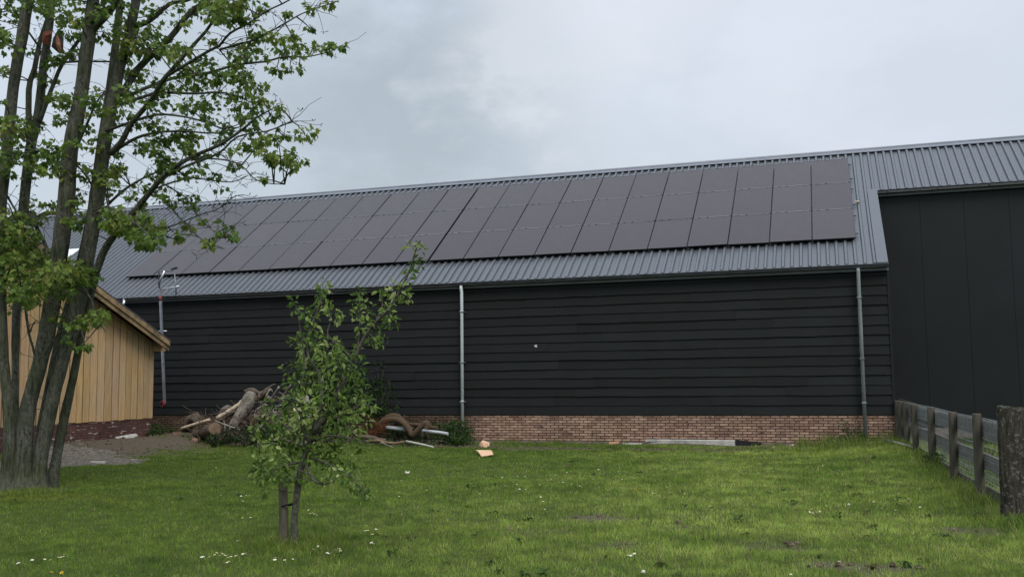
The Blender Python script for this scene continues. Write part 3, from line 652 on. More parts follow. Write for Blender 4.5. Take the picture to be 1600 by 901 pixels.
LZ = [(1000,225,12),(940,235,12),(860,240,15),(800,225,18),(830,170,8),(740,170,15),(690,165,10),(760,330,14),(820,325,8),(650,240,12),(620,265,12),(600,370,18),(640,400,14),(560,340,16),(500,360,16),(430,310,18),(380,320,12),(600,440,16),(560,490,12),(680,470,14),(650,510,12),(580,550,12),(740,550,10),(890,630,17),(790,640,12),(740,660,10),(660,690,16),(720,730,14),(790,750,16),(860,760,12),(830,790,8),(560,710,10),(520,620,12),(440,560,14),(340,610,16),(330,500,16),(240,470,12),(190,580,16),(250,660,18),(200,720,20),(150,680,18),(240,760,16),(380,660,10),(170,820,8),(300,820,10),(200,880,12),(0,800,14),(700,840,6),(300,250,16),(250,250,18),(150,230,24),(100,190,24),(60,260,22),(180,150,22),(100,350,20),(60,430,18),(310,390,18),(250,420,14),(500,60,26),(460,30,22),(560,90,16),(640,100,14),(690,40,8),(1000,15,10),(910,40,9),(300,110,14),(200,50,12),(20,20,22),(560,20,14),(390,60,12),(420,400,12)]
CL = [(180+a_/3, b_/3, c_) for a_, b_, c_ in LZ]
LZ = [(30,50,20),(40,200,20),(10,150,15),(10,340,8),(15,480,5),(60,590,22),(130,600,16),(40,640,20),(150,590,16),(170,20,22),(300,60,25),(360,100,12),(320,150,16),(430,90,14),(340,250,12),(480,150,18),(600,130,24),(280,480,18),(320,500,14),(210,380,8),(420,470,16),(450,520,14),(280,560,14),(60,720,22),(180,710,22),(260,700,18),(220,780,18),(300,760,20),(360,680,12),(400,600,12),(320,830,14),(140,820,12),(430,830,18),(500,860,16),(560,780,10),(40,820,8),(650,880,12),(240,20,16),(390,20,14),(470,30,14)]
CL += [(a_/3, b_/3, c_) for a_, b_, c_ in LZ]
LOW = [(40,130,22),(100,160,22),(30,220,24),(120,220,20),(60,300,24),(130,320,22),(180,290,14),(40,380,20),(100,410,22),(150,440,18),(250,370,22),(320,370,24),(380,380,22),(420,400,16),(280,430,20),(350,440,16),(520,130,20),(580,160,22),(640,160,22),(700,200,20),(740,230,12),(680,240,12),(540,100,18),(460,140,12),(750,180,8),(200,130,10),(240,60,12),(360,150,12),(160,60,10),(100,490,18),(60,540,16),(150,510,14),(440,590,18),(480,580,12),(400,610,14),(330,620,10),(400,730,8),(320,690,8),(360,20,12),(840,210,5),(200,400,16),(0,300,18),(30,460,16)]
CL += [(a_/3, 300+b_/3, c_*1.05) for a_, b_, c_ in LOW]; CL += [(a_/3+random.gauss(0, 5), 302+b_/3+random.gauss(0, 5), c_*.6) for a_, b_, c_ in LOW[:20]]
CL += [(a_+random.gauss(0, 13), b_+random.gauss(0, 10), c_*.75) for a_, b_, c_ in CL[::2]]
CL += [(293,309,14),(303,322,8),(267,314,12),(248,311,10),(295,353,10),(282,367,8),(348,359,14),(364,372,8),(327,382,10),(327,374,8),(240,380,12),(230,338,10),(315,345,5)]
for k in range(60): CL.append((random.uniform(-120, 420), random.uniform(-150, -15), random.uniform(14, 26)))      # the crown goes on above
for k in range(28): CL.append((random.uniform(-170, -10), random.uniform(-60, 420), random.uniform(14, 26)))
cA = np.array([tuple(p_) for p_, _ in cen]); clusters = []
rg = np.random.default_rng(4)
tw = MB()
for (u, v, r_) in CL:
    # depth: that of the branch closest in direction, with some spread of its own
    d = ray(u, v); dn = np.array(d.normalized()); rel = cA-np.array([0, 0, EYE]); t_ = rel@dn; perp = np.linalg.norm(rel-t_[:, None]*dn, axis=1)
    k = int(np.argmin(perp+np.abs(t_-t_.mean())*.05)); yb = cA[k][1]+random.gauss(0, .38)-.12
    Cn = W(u, v, yb); sc_ = mpp(Cn); rad = r_*sc_
    clusters.append((Cn, rad*1.2, 6+.10*r_*r_))
    dd = np.linalg.norm(cA-np.array(Cn), axis=1)+.35*np.maximum(0, cA[:, 2]-Cn.z); k2 = int(np.argmin(dd)); P0 = cen[k2][0]
    L_ = (Cn-P0).length
    if L_ > .05: path = crooked(P0, Cn, max(2, int(L_/.2)), .12); tw.tube(path, [.011*(1-.6*i_/len(path)) for i_ in range(len(path))], 4, jit=.1, cap=False)
    for _ in range(3):
        q = Cn+Vector((random.gauss(0, .6), random.gauss(0, .6), random.gauss(0, .5)))*rad; tw.tube(crooked(Cn, q, 2, .1), [.006, .004, .003], 3, cap=False)
for _ in range(210):      # leafy side shoots all along the limbs
    p_, r_ = random.choice(cen[70:])
    v_ = p_-O; u_px = 800+F*v_.dot(RT)/v_.dot(fw); v_px = 450.5-F*v_.dot(UP)/v_.dot(fw)
    if (u_px > 215 and v_px > 262) or v_px > 330 or u_px > 400 or (r_ > .03 and random.random() < .3): continue
    q = p_+Vector((random.gauss(.05, .24), random.gauss(0, .3), random.gauss(.02, .2))); tw.tube(crooked(p_, q, 4, .15), [.008, .007, .006, .005, .004], 4, cap=False)
    clusters.append((q, random.uniform(.07, .15), random.uniform(7, 20)))
# fine bare twigs and last year's keys along the branches
for _ in range(620):
    p_, r_ = random.choice(cen[130:]); 
    if r_ > .05: continue
    q = p_+Vector((random.gauss(.08, .2), random.gauss(0, .25), random.gauss(.02, .16))); path = crooked(p_, q, 3, .2); tw.tube(path, [.006, .0045, .0035, .003], 3, cap=False)
    if random.random() < .5:
        for _ in range(3): e_ = q+Vector((random.uniform(-.05, .05), random.uniform(-.05, .05), random.uniform(-.05, .05))); tw.tube([q, e_], [.003, .006], 3, cap=False)
br.v_off = 0
br.build('branch', M_BARK, maple); tw.build('twigs', M_TWIG, maple)
leaf_mesh('crown', tmpl_maple(), clusters, .086, [(.05, .10, .02), (.08, .145, .026), (.115, .185, .034), (.16, .225, .045), (.23, .255, .06)], maple, rg, flat=.7, droop=.5, dens=1.15, hang=.75)
# cloth caught in the maple
def cloth(name, outline_px, y, mat, parent=None, fold=.03):
    n = len(outline_px); P = [W(u, v, y)+Vector((0, fold*math.sin(k*2.1), 0)) for k, (u, v) in enumerate(outline_px)]
    c_ = sum(P, Vector())/n+Vector((0, -fold*1.5, 0)); b = MB(); th = Vector((0, .012, 0))
    b.add([*P, c_, *[p_+th for p_ in P], c_+th], [(n, (k+1) % n, k) for k in range(n)]+[(2*n+1, n+1+k, n+1+(k+1) % n) for k in range(n)]+[(k, (k+1) % n, n+1+(k+1) % n, n+1+k) for k in range(n)])
    return b.build(name, mat, parent)
kt = cloth('cloth', [(90, 48), (97, 58), (100, 75), (97, 84), (89, 82), (82, 74), (83, 60), (86, 50)], YT+.30, simple('dark_cloth', (.025, .022, .03), (.06, .045, .05), 12, .9))
tag(kt, 'torn dark cloth with orange strip caught high in the maple', 'cloth')
cloth('strip', [(88, 52), (91, 60), (96, 72), (97, 82), (90, 83), (89, 70)], YT+.27, simple('orange_cloth', (.30, .10, .05), (.38, .2, .1), 15, .9), kt)
cloth('patch', [(67, 50), (80, 47), (82, 54), (77, 62), (74, 70), (68, 68), (66, 58)], YT+.28, simple('rust_cloth', (.16, .04, .025), (.26, .08, .05), 15, .9), kt)

# ------------------------------------------------------------------ APPLE TREE
g0 = GG(455, 852); YA_ = g0.y
apple = empty('apple_tree', g0, 'young apple tree with long leaning shoot tied beside a stake in the lawn', 'tree')
P, R = pix_path([(461, 858), (460, 835), (460, 810), (463, 780), (466, 755), (472, 725), (480, 700), (486, 680)], YA_, [8, 6, 5.2, 5, 5, 5, 4.6, 4.5]); P, R = smooth_path(P, R, 5)
m_ = MB(); m_.tube(P, R, 12, jit=.12); m_.build('trunk', M_APPLEBARK, apple); acen = list(zip(P, R))[10:]
ab = MB()
for pts, d1, ra_, rb_ in [
    ([(484, 682), (508, 650), (527, 617), (546, 578), (553, 562), (569, 528), (585, 506), (608, 481), (622, 458), (632, 440), (641, 420), (649, 392), (657, 375)], -.15, 4, .8),
    ([(553, 562), (530, 540), (512, 523), (516, 503), (519, 481)], .1, 1.6, .6), ([(486, 680), (500, 640), (502, 610), (497, 580), (483, 560), (480, 530), (490, 500), (501, 470), (503, 455)], .3, 3.2, .7),
    ([(480, 690), (470, 650), (472, 610), (475, 560), (470, 520), (462, 475)], -.25, 3, .6), ([(546, 578), (558, 550), (562, 500), (562, 456)], .15, 1.6, .6), ([(585, 506), (597, 480), (596, 462)], .1, 1.2, .5),
    ([(478, 700), (455, 690), (430, 685), (405, 700)], -.3, 2.6, .8), ([(478, 705), (450, 668), (425, 650), (415, 635)], -.1, 2.6, .8), ([(470, 722), (440, 728), (415, 745)], -.35, 2, .7),
    ([(475, 718), (482, 735), (488, 748), (496, 754), (510, 756)], -.4, 2.6, 1.2), ([(484, 715), (504, 721), (520, 728), (540, 738), (556, 752), (570, 768)], -.2, 2.2, .6),
    ([(486, 690), (515, 680), (545, 685), (575, 690)], .1, 2.4, .7), ([(490, 680), (520, 655), (550, 640), (573, 626)], .25, 2.4, .7), ([(505, 655), (520, 625), (530, 590), (540, 560)], -.3, 2.2, .7),
    ([(484, 700), (490, 660), (508, 628), (512, 600)], -.35, 2, .7), ([(640, 425), (620, 445), (600, 460)], 0, .9, .5)]:
    P, R = pix_path(pts, YA_, (ra_, rb_), YA_+d1); P, R = smooth_path(P, R, 3); ab.tube(P, R, 6, jit=.1); acen += list(zip(P, R))
AC = [(458,471,8),(460,484,8),(477,487,10),(485,498,14),(505,450,14),(502,459,12),(505,475,16),(516,489,14),(530,487,8),(530,500,8),(491,509,10),(477,525,14),(497,531,14),(463,537,12),(485,548,18),(505,550,16),(519,539,14),(535,545,10),(530,559,12),(563,456,6),(560,470,12),(572,470,8),(558,492,12),(572,492,12),(574,503,8),(563,509,10),(594,459,8),(599,470,12),(616,453,14),(627,459,12),(635,467,8),(608,489,12),(613,503,12),(602,500,8),(594,520,8),(597,534,10),(585,531,10),(580,537,8),(558,550,8),(558,534,6),(641,384,8),(658,389,8),(660,412,8),(647,406,10),(641,420,9),(638,437,7),(455,581,14),(472,575,16),(463,598,14),(485,592,14),(502,581,14),(508,600,12),(541,573,14),(558,575,10),(541,598,16),(560,609,14),(519,564,14),
 (436,637,14),(442,665,14),(414,656,9),(399,681,8),(399,693,10),(411,634,6),(458,628,16),(473,643,18),(489,628,16),(504,619,14),(489,653,18),(510,640,16),(526,619,14),(548,625,16),(566,622,12),(572,628,10),(554,640,16),(529,656,18),(510,668,18),(473,675,18),(455,675,16),(433,678,12),(523,681,14),(548,668,16),(566,668,8),(427,693,14),(442,702,16),(461,699,16),(479,693,14),(498,693,14),(517,699,14),(548,693,14),(566,696,10),(408,718,12),(420,718,14),(436,721,14),(411,737,14),(411,752,10),(399,749,8),(433,737,12),(451,737,12),(445,718,14),(489,709,14),(510,715,14),(529,718,14),(548,718,10),(520,733,10),(535,737,8),(417,765,6),(554,733,7),(551,752,8),(560,761,6),(569,765,9),(566,777,7),(574,774,5),(513,749,5),(482,733,8),(529,643,12),(652,378,5),(425,742,12),(440,748,10),(404,730,9),(456,745,9),(500,742,9),(476,748,7),(515,745,8),(540,745,8),(404,664,10),(585,640,6),(418,700,12),(575,655,8)]
aA = np.array([tuple(p_) for p_, _ in acen]); acl = []
for (u, v, r_) in AC:
    spread = .28 if v > 570 else .08
    d = ray(u, v); dn = np.array(d.normalized()); rel = aA-np.array([0, 0, EYE]); t_ = rel@dn; perp = np.linalg.norm(rel-t_[:, None]*dn, axis=1); k = int(np.argmin(perp))
    Cn = W(u, v, aA[k][1]+random.gauss(0, spread)); rad = r_*mpp(Cn); kq = .72 if v < 560 else 1.; acl.append((Cn, rad*(1.0 if v < 560 else 1.25), (4+.13*r_*r_)*kq))
    dd = np.linalg.norm(aA-np.array(Cn), axis=1)+.4*np.maximum(0, aA[:, 2]-Cn.z); P0 = acen[int(np.argmin(dd))][0]; L_ = (Cn-P0).length
    if L_ > .03: path = crooked(P0, Cn, 3, .12); ab.tube(path, [.005, .004, .003, .002], 4, cap=False)
    q = Cn+Vector((random.gauss(0, .3), random.gauss(0, .3), 1))*rad*.9; ab.tube([Cn, q], [.003, .0015], 3, cap=False)
ab.build('branch', M_APPLEBARK, apple)
leaf_mesh('crown', tmpl_oval(.27, .25), acl, .060, [(.034, .072, .013), (.06, .115, .02), (.11, .18, .033), (.20, .28, .06), (.36, .40, .18)], apple, rg, flat=1, droop=.3, dens=1.1, hang=.15)
# stake
gs = GG(443, 851); st = MB(); tp = W(442, 752, gs.y)
n = 10; st.tube([gs-Vector((0, 0, .3)), gs, gs.lerp(tp, .5)+Vector((.004, 0, 0)), tp-Vector((0, 0, .03)), tp+Vector((0, 0, .0))], [.048, .048, .047, .045, .038], 10, jit=.04)
tag(st.build('stake', M_STAKE), 'short round grey wooden stake beside the apple tree trunk', 'stake')
ti = MB(); a_ = W(441, 790, gs.y-.05); b_ = W(464, 784, gs.y-.04); c_ = W(464, 786, gs.y+.05); d_ = W(441, 792, gs.y+.05)
ti.tube([a_, b_, c_, d_, a_], .008, 6); 
tie = ti.build('tree_tie', M_DARK); tag(tie, 'black rubber tie holding the apple trunk to its stake', 'tie')

# ------------------------------------------------------------------ low plants
def shrub(name, c_, rx, ry, rz, nst, ncl, size, pal, label, cat, leafn=14, rcl=.13, tm=None, group=None, lean=(0, 0)):
    o = empty(name, c_, label, cat, group); b = MB(); cl_ = []; C0 = Vector(c_)
    for k in range(nst):
        a_ = random.uniform(0, 6.283); rr_ = random.random()**.5
        tip = C0+Vector((math.cos(a_)*rx*rr_+lean[0], math.sin(a_)*ry*rr_+lean[1], rz*random.uniform(.65, 1.)*(1-.35*rr_)))
        path = crooked(C0+Vector((math.cos(a_)*rx*.2, math.sin(a_)*ry*.2, -.05)), tip, 5, .1); b.tube(path, [.012*(1-.15*i_) for i_ in range(6)], 5)
        for _ in range(max(1, ncl//nst)):
            t = random.uniform(.25, 1.)*5; i_ = min(int(t), 4); p_ = path[i_].lerp(path[i_+1], t-i_)
            q = p_+Vector((random.gauss(0, rx*.16), random.gauss(0, ry*.16), random.gauss(0, rz*.06))); q.z = max(q.z, C0.z+.04)
            cl_.append((q, rcl*random.uniform(.6, 1.2), leafn)); b.tube([p_, q], [.004, .002], 3, cap=False)
    b.build('stem', M_SHRUBWOOD, o); leaf_mesh('foliage', tm or tmpl_oval(.3, .2), cl_, size, pal, o, rg, flat=.8, droop=.4)
    return o
PAL_D = [(.014, .032, .010), (.024, .048, .014), (.04, .07, .018)]
PAL_M = [(.022, .055, .012), (.04, .085, .018), (.07, .12, .025)]
PAL_Y = [(.04, .09, .018), (.07, .13, .028), (.11, .17, .04)]
def gp(u, v, dz=0): p = GG(u, v); return (p.x, p.y, p.z+dz)
pb = G(520, 694); shrub('bush', (pb.x, 21.6, 0), 1.15, .7, 3.3, 22, 330, .075, PAL_D, 'tall dark bush growing at the barn wall behind the apple tree', 'bush', 26, .19)
pb = G(545, 694); shrub('bush', (W(578, 600, 22.3).x, 22.5, 0), .5, .4, 2.6, 9, 110, .07, PAL_D, 'narrow dark bush against the boards behind the apple tree crown', 'bush', 16, .14)
shrub('nettle_clump', (W(612, 640, 23.0).x, 23.1, 0), .35, .25, 1.15, 8, 40, .075, PAL_M, 'green nettle clump on the wall behind the brown hose', 'weeds', 12, .1)
shrub('weed_clump', (W(706, 680, 22.7).x, 22.7, 0), .55, .4, .75, 20, 90, .07, PAL_M, 'leafy weed clump around the foot of the middle downpipe', 'weeds', 14, .1)
shrub('weed_clump', (W(720, 680, 22.2).x, 22.2, 0), .35, .4, .42, 12, 50, .06, PAL_M, 'low weeds before the middle downpipe beside the cardboard', 'weeds', 14, .08)
shrub('weed_clump', (W(1333, 660, 23.3).x, 23.3, 0.05), .25, .2, .85, 8, 30, .05, PAL_M, 'thin climbing weed at the foot of the grey downpipe', 'weeds', 8, .08)
shrub('weed_clump', (W(1330, 690, 22.8).x, 22.9, 0.05), .7, .3, .3, 14, 45, .05, PAL_M, 'low spreading weeds by the brick plinth near the fence', 'weeds', 14, .08)
shrub('weed_clump', (W(255, 680, 22.3).x, 22.2, 0.1), .5, .35, .5, 12, 50, .06, PAL_M, 'low green weeds between the shed corner and the log pile', 'weeds', 12, .09)
shrub('weed_clump', (W(228, 695, 21.6).x+.3, 21.3, 0.1), .4, .3, .35, 10, 40, .06, PAL_M, 'small weeds on the earth bank at the shed corner', 'weeds', 12, .08)
shrub('bramble', (W(400, 690, 20.4).x, 20.5, .05), 1.05, .4, .65, 18, 110, .06, PAL_D, 'dark bramble growing over the front of the log pile', 'weeds', 16, .11)
shrub('bramble', (W(345, 697, 20.6).x, 20.6, .05), .5, .3, .35, 10, 45, .06, PAL_D, 'low bramble leaves below the sawn log', 'weeds', 14, .09)
shrub('elder_shrub', (W(452, 690, 20.2).x, 20.4, .05), .75, .5, 1.05, 12, 70, .085, PAL_Y, 'bright green elder shoots over the brushwood beside the apple tree', 'shrub', 12, .12)
shrub('weed_clump', (W(640, 700, 21.6).x, 21.7, .0), 1.1, .3, .22, 18, 60, .05, PAL_M, 'flat weeds round the white stick below the hose', 'weeds', 12, .08)
shrub('weed_clump', (W(1470, 700, 17.9).x-.1, 17.8, .0), .18, .6, .4, 10, 30, .06, PAL_M, 'weeds climbing the wire between the middle fence posts', 'weeds', 8, .07)

# ------------------------------------------------------------------ LOG PILE
def wood(name, a_, b_): return simple(name, a_, b_, 9, .9, 0, .6, .012, (1, 1, 1))
M_LOGG = wood('grey_bark_log', (.06, .05, .04), (.23, .20, .165)); M_LOGB = wood('brown_bark_log', (.055, .04, .03), (.14, .105, .075))
M_CUT = wood('sawn_end_grain', (.13, .082, .05), (.21, .14, .09)); M_PALE = wood('peeled_wood', (.33, .25, .17), (.52, .43, .32)); M_DEAD = wood('dead_grey_stick', (.16, .14, .12), (.32, .29, .25))
M_WHT = wood('whitish_stick', (.36, .34, .29), (.55, .52, .46))
def logm(name, pts, y0, y1, rpx, mat, label, cat='log', n=10, endmat=None, jit=.08, group=None, sub=3):
    P, R = pix_path(pts, y0, rpx, y1); P, R = smooth_path(P, R, sub); b = MB(); b.tube(P, R, n, jit=jit, capmi=1 if endmat else 0)
    o = b.build(name, [mat, endmat] if endmat else mat); return tag(o, label, cat, group)
logm('log', [(362, 668), (375, 650), (387, 630), (392, 615)], 21.1, 21.6, [7, 9.5, 11, 8.5], M_LOGG, 'thick pale grey forked trunk piece leaning in the log pile', n=14)
logm('log', [(386, 629), (402, 622), (415, 612), (424, 608)], 21.5, 21.7, [5, 4.5, 4, 3.8], M_LOGB, 'dark crooked branch resting on top of the grey trunk piece', endmat=M_CUT)
logm('log', [(384, 612), (394, 609), (404, 614), (412, 619)], 21.9, 21.7, [4, 4, 3.5, 3], M_LOGB, 'short curved branch at the very top of the log pile')
logm('log', [(305, 684), (320, 676), (336, 669)], 21.6, 20.75, [9, 9.6, 9.8], M_LOGB, 'round log with brown sawn end facing the lawn', n=16, endmat=M_CUT, jit=.03)
logm('log', [(290, 668), (300, 657), (308, 652)], 21.9, 21.5, [8, 9.5, 8], M_LOGB, 'stubby knotted log at the end of the pile towards the shed', n=10, jit=.2)
logm('log', [(346, 648), (352, 641), (360, 638)], 21.9, 21.7, [5, 7, 5], M_LOGG, 'short grey log piece under the peeled bark pole', n=9, jit=.2)
logm('pole', [(283, 669), (305, 662), (328, 655)], 20.9, 21.0, [2.3, 2.2, 2.2], M_PALE, 'straight peeled pole lying over the round sawn log', 'pole', 8, jit=.02)
logm('pole', [(338, 653), (352, 645), (368, 635), (381, 626)], 21.1, 21.5, [2.6, 3, 3.5, 3.8], M_PALE, 'broad pale split bark piece above the sawn log', 'pole', 8, jit=.2)
logm('log', [(335, 660), (355, 648), (378, 634)], 21.3, 21.7, [4, 4.5, 4], M_LOGB, 'dark log lying under the pale split bark piece', n=9)
logm('log', [(395, 655), (410, 648), (418, 640)], 21.2, 21.9, [8, 7.5, 6], M_LOGB, 'dark rotten log half hidden behind the elder shoots', n=10, endmat=M_CUT)
logm('log', [(262, 690), (270, 683), (279, 680)], 21.3, 21.1, [5, 6, 5], wood('reddish_wood', (.13, .06, .04), (.24, .12, .085)), 'reddish rotten log piece lying on the ground by the shed corner', n=8, jit=.15)
logm('log', [(293, 697), (303, 689), (312, 690)], 20.8, 20.9, [4, 6, 5], wood('reddish_chunk', (.14, .075, .055), (.22, .14, .10)), 'small reddish wood chunk on the ground below the sawn log', n=8, jit=.25)
logm('log', [(425, 665), (440, 650), (455, 640)], 21.2, 21.6, [6, 6, 5], M_LOGB, 'dark log behind the apple tree leaves in the brushwood', n=9)
logm('pole', [(459, 638), (465, 650), (473, 664)], 20.6, 20.4, [1.8, 2.2, 2], M_PALE, 'pale peeled stick pointing down behind the apple tree', 'pole', 7)
logm('log', [(471, 626), (478, 622), (482, 632)], 20.9, 20.8, [4, 5, 3], M_DEAD, 'pale broken wood stump showing between apple branches', n=8, jit=.2)
STK = [([(336, 657), (360, 666), (375, 671)], 20.6, 1.1, 'thin grey twig arching across the front of the sawn log'), ([(362, 666), (350, 680), (337, 698)], 20.5, 1.2, 'grey stick leaning from the trunk piece to the grass'),
       ([(436, 604), (428, 616), (420, 628)], 21.2, 1.8, 'forked pale stick standing up from the brushwood top'), ([(454, 601), (447, 611), (440, 622)], 21, 1.4, 'pale upright stick tip beside the forked stick'),
       ([(463, 611), (468, 620), (472, 630)], 20.8, 1.3, 'whitish crooked stick against the dark wall boards'), ([(400, 640), (412, 634), (425, 645)], 20.8, 1., 'thin white twig lying over the dark rotten log'),
       ([(402, 672), (418, 655), (432, 642)], 20.7, 1.2, 'grey stick slanting in front of the dark rotten log'), ([(394, 698), (408, 701), (422, 702)], 20.3, 1.3, 'grey stick flat on the lawn edge before the bramble'),
       ([(338, 705), (350, 709), (362, 711)], 20.0, 1.0, 'thin stick lying in the grass below the log pile'), ([(415, 620), (422, 608), (426, 612)], 21.3, 1.2, 'small pale stub on the pile next to the dark branch'),
       ([(430, 640), (440, 632), (452, 636)], 20.9, 1.3, 'brown twig crossing the brushwood behind the elder'), ([(545, 708), (560, 710), (578, 704)], 20.0, 1.2, 'grey curved stick on the lawn edge behind the apple tree'),
       ([(595, 690), (610, 697), (622, 702)], 21, .9, 'thin twig sticking out below the split brown root')]
for pts, yy, rp, lb in STK: logm('stick', pts, yy, yy+.15, rp, M_DEAD, lb, 'stick', 5, jit=.15)
for k in range(18):
    u = random.uniform(352, 470); v = 690-random.random()*(18+60*math.exp(-((u-405)/38)**2)); a_ = random.uniform(-.9, .9); ln = random.uniform(9, 20)
    logm('log', [(u-ln*math.cos(a_), v+ln*math.sin(a_)), (u, v+random.uniform(-2, 2)), (u+ln*math.cos(a_), v-ln*math.sin(a_))], 21.9+random.uniform(-.5, .3), 21.9+random.uniform(-.5, .3), random.uniform(2, 5), random.choice([M_LOGB, M_LOGG, M_LOGB]), 'split firewood piece jumbled inside the log pile by the barn wall', n=8, jit=.16, endmat=M_CUT, group='split pieces jumbled in the log pile')
# twiggy brushwood mass
bs = MB()
for _ in range(260):
    u = random.uniform(300, 480); v = random.uniform(640, 695) if u < 400 else random.uniform(618, 690)
    p_ = W(u, v, random.uniform(20.9, 22.0)); p_.z = max(p_.z, .05); q = p_+Vector((random.gauss(0, .35), random.gauss(0, .2), random.gauss(0, .2))); q.z = max(q.z, .03); bs.tube(crooked(p_, q, 3, .15), [.012, .010, .007, .004], 4)
tag(bs.build('brushwood', M_LOGB), 'tangle of thin brown twigs filling the log pile', 'brushwood', kind='stuff')

bs = MB()
for _ in range(75):
    u = random.gauss(415, 38); v = random.uniform(606+abs(u-415)*.55, 690); p_ = W(u, v, random.uniform(20.7, 21.6)); p_.z = max(p_.z, .05)
    q = p_+Vector((random.gauss(0, .3), random.gauss(0, .15), random.gauss(.02, .2))); q.z = max(q.z, .03); bs.tube(crooked(p_, q, 4, .2), [r_*random.uniform(.6, 1.3) for r_ in (.016, .014, .012, .009, .006)], 5, jit=.15)
tag(bs.build('pale_brushwood', M_DEAD), 'pale dead twigs and splinters poking out of the log pile', 'brushwood', kind='stuff')
# hoses, pipes, roots
M_COIR = simple('coir_wrapped_hose', (.05, .032, .018), (.12, .078, .045), 40, .95, 0, .8, .01)
def hose(pts, y0, y1, rpx, label, cat='hose', mat=M_COIR, name='drain_hose'):
    P, R = pix_path(pts, y0, rpx, y1); P, R = smooth_path(P, R, 5); b = MB(); b.tube(P, R, 10, jit=.05); return tag(b.build(name, mat), label, cat)
hose([(588, 668), (597, 659), (608, 655), (620, 655), (631, 661), (639, 671), (644, 679), (652, 673), (660, 665), (666, 660), (668, 664), (666, 670)], 22.0, 21.9, 4.6, 'thick brown coir covered drain hose curling over the grey pipes')
hose([(592, 664), (601, 654), (608, 650), (618, 649), (627, 654), (637, 666), (645, 672)], 22.3, 22.35, 4.0, 'second brown coir hose looped behind the thick one')
hose([(635, 662), (648, 663), (662, 664), (675, 667), (687, 671)], 22.5, 22.5, 3.0, 'thin brown hose lying towards the middle downpipe')
hose([(592, 675), (604, 669), (616, 662), (634, 662)], 22.45, 22.5, 3.2, 'dark brown hose below the two loops', mat=M_LOGB)
M_PIPE = simple('grey_plastic_pipe', (.34, .36, .38), (.46, .48, .5), 6, .5, 0, .05)
hose([(603, 667), (617, 668.5), (633, 670)], 22.0, 22.05, 3.1, 'short grey plastic pipe lying under the hose loops', 'pipe', M_PIPE, 'pipe')
hose([(650, 672), (665, 673), (684, 675), (700, 677.5)], 22.2, 22.1, 2.6, 'long grey plastic pipe pointing to the middle downpipe', 'pipe', M_PIPE, 'pipe')
logm('stick', [(635, 689), (655, 693), (677, 698)], 21.3, 20.9, [1.7, 1.6, 1.5], M_WHT, 'whitish birch stick lying in weeds below the grey pipes', 'stick', 7)
logm('root', [(560, 681), (575, 683), (588, 685), (603, 688)], 21.2, 21.4, [3.2, 3.8, 3, 2.5], M_LOGB, 'split brown root lying beside the dead conifer branch', 'root', 8, jit=.25)
logm('root', [(572, 689), (590, 688), (612, 692), (632, 690)], 21.1, 21.3, [2, 2.2, 2, 1.8], M_CUT, 'reddish broken root piece beside the whitish birch stick', 'root', 7, jit=.3)
shrub('weed_clump', (W(300, 700, 21.2).x, 21.0, .05), 1.3, .3, .22, 22, 80, .05, PAL_M, 'low weeds along the foot of the log pile on bare earth', 'weeds', 12, .08)
shrub('weed_clump', (W(660, 660, 23.1).x, 23.1, .0), 1.0, .2, .62, 16, 90, .06, PAL_D, 'dark weeds on the wall above the grey plastic pipes', 'weeds', 14, .1)
# dead conifer branch
db = empty('dead_conifer_branch', W(585, 680, 21.9), 'rust brown dead conifer branch heap beside the brown hose', 'branch')
cl_ = []; b = MB()
for k in range(26):
    a_ = W(590, 676, 21.9); a_.z = max(a_.z, .03); q = W(random.uniform(562, 606), random.uniform(646, 682), 21.9+random.uniform(-.25, .25)); b.tube(crooked(a_, q, 3, .1), [.008, .006, .004, .003], 4); cl_.append((q, .1, 34)); cl_.append((a_.lerp(q, .6), .09, 22))
b.build('stem', M_LOGB, db); leaf_mesh('needles', tmpl_oval(.08, .1), cl_, .06, [(.10, .035, .015), (.2, .075, .03), (.30, .14, .07)], db, rg, droop=.1)

# cardboard, blocks, slab
M_CARD = simple('cardboard', (.58, .36, .22), (.72, .47, .30), 5, .85, 0, .1); M_STONE = simple('pale_stone', (.5, .46, .4), (.66, .62, .55), 10, .9, 0, .4)
A, B, C_, E_ = GG(742, 703), GG(765, 703), GG(771, 711), GG(752, 714)
A = W(742, 702.5, GG(748, 711).y+.12); B = W(765, 702.5, A.y); yb = GG(752, 714).y; C_ = W(771, 710.5, yb+.05); E_ = W(752, 713.5, yb)
def curved_sheet(A, B, C_, E_, bulge, th, n=8):
    b = MB(); top = []; 
    for k in range(n+1):
        t = k/n; l_ = A.lerp(E_, t)+Vector((0, 0, bulge*math.sin(math.pi*t*.9))); r_ = B.lerp(C_, t)+Vector((0, 0, bulge*math.sin(math.pi*t*.9))); top += [l_, r_]
    bot = [p_+Vector((0, .006, -th)) for p_ in top]; o_ = len(top)
    fs = [(2*k, 2*k+1, 2*k+3, 2*k+2) for k in range(n)]+[(o_+2*k, o_+2*k+2, o_+2*k+3, o_+2*k+1) for k in range(n)]
    fs += [(2*k, 2*k+2, o_+2*k+2, o_+2*k) for k in range(n)]+[(2*k+3, 2*k+1, o_+2*k+1, o_+2*k+3) for k in range(n)]+[(0, o_, o_+1, 1), (2*n, 2*n+1, o_+2*n+1, o_+2*n)]
    b.add(top+bot, fs); return b
tag(curved_sheet(A, B, C_, E_, .04, .012).build('cardboard_sheet', M_CARD), 'flat bent piece of orange brown cardboard lying on the lawn', 'cardboard')
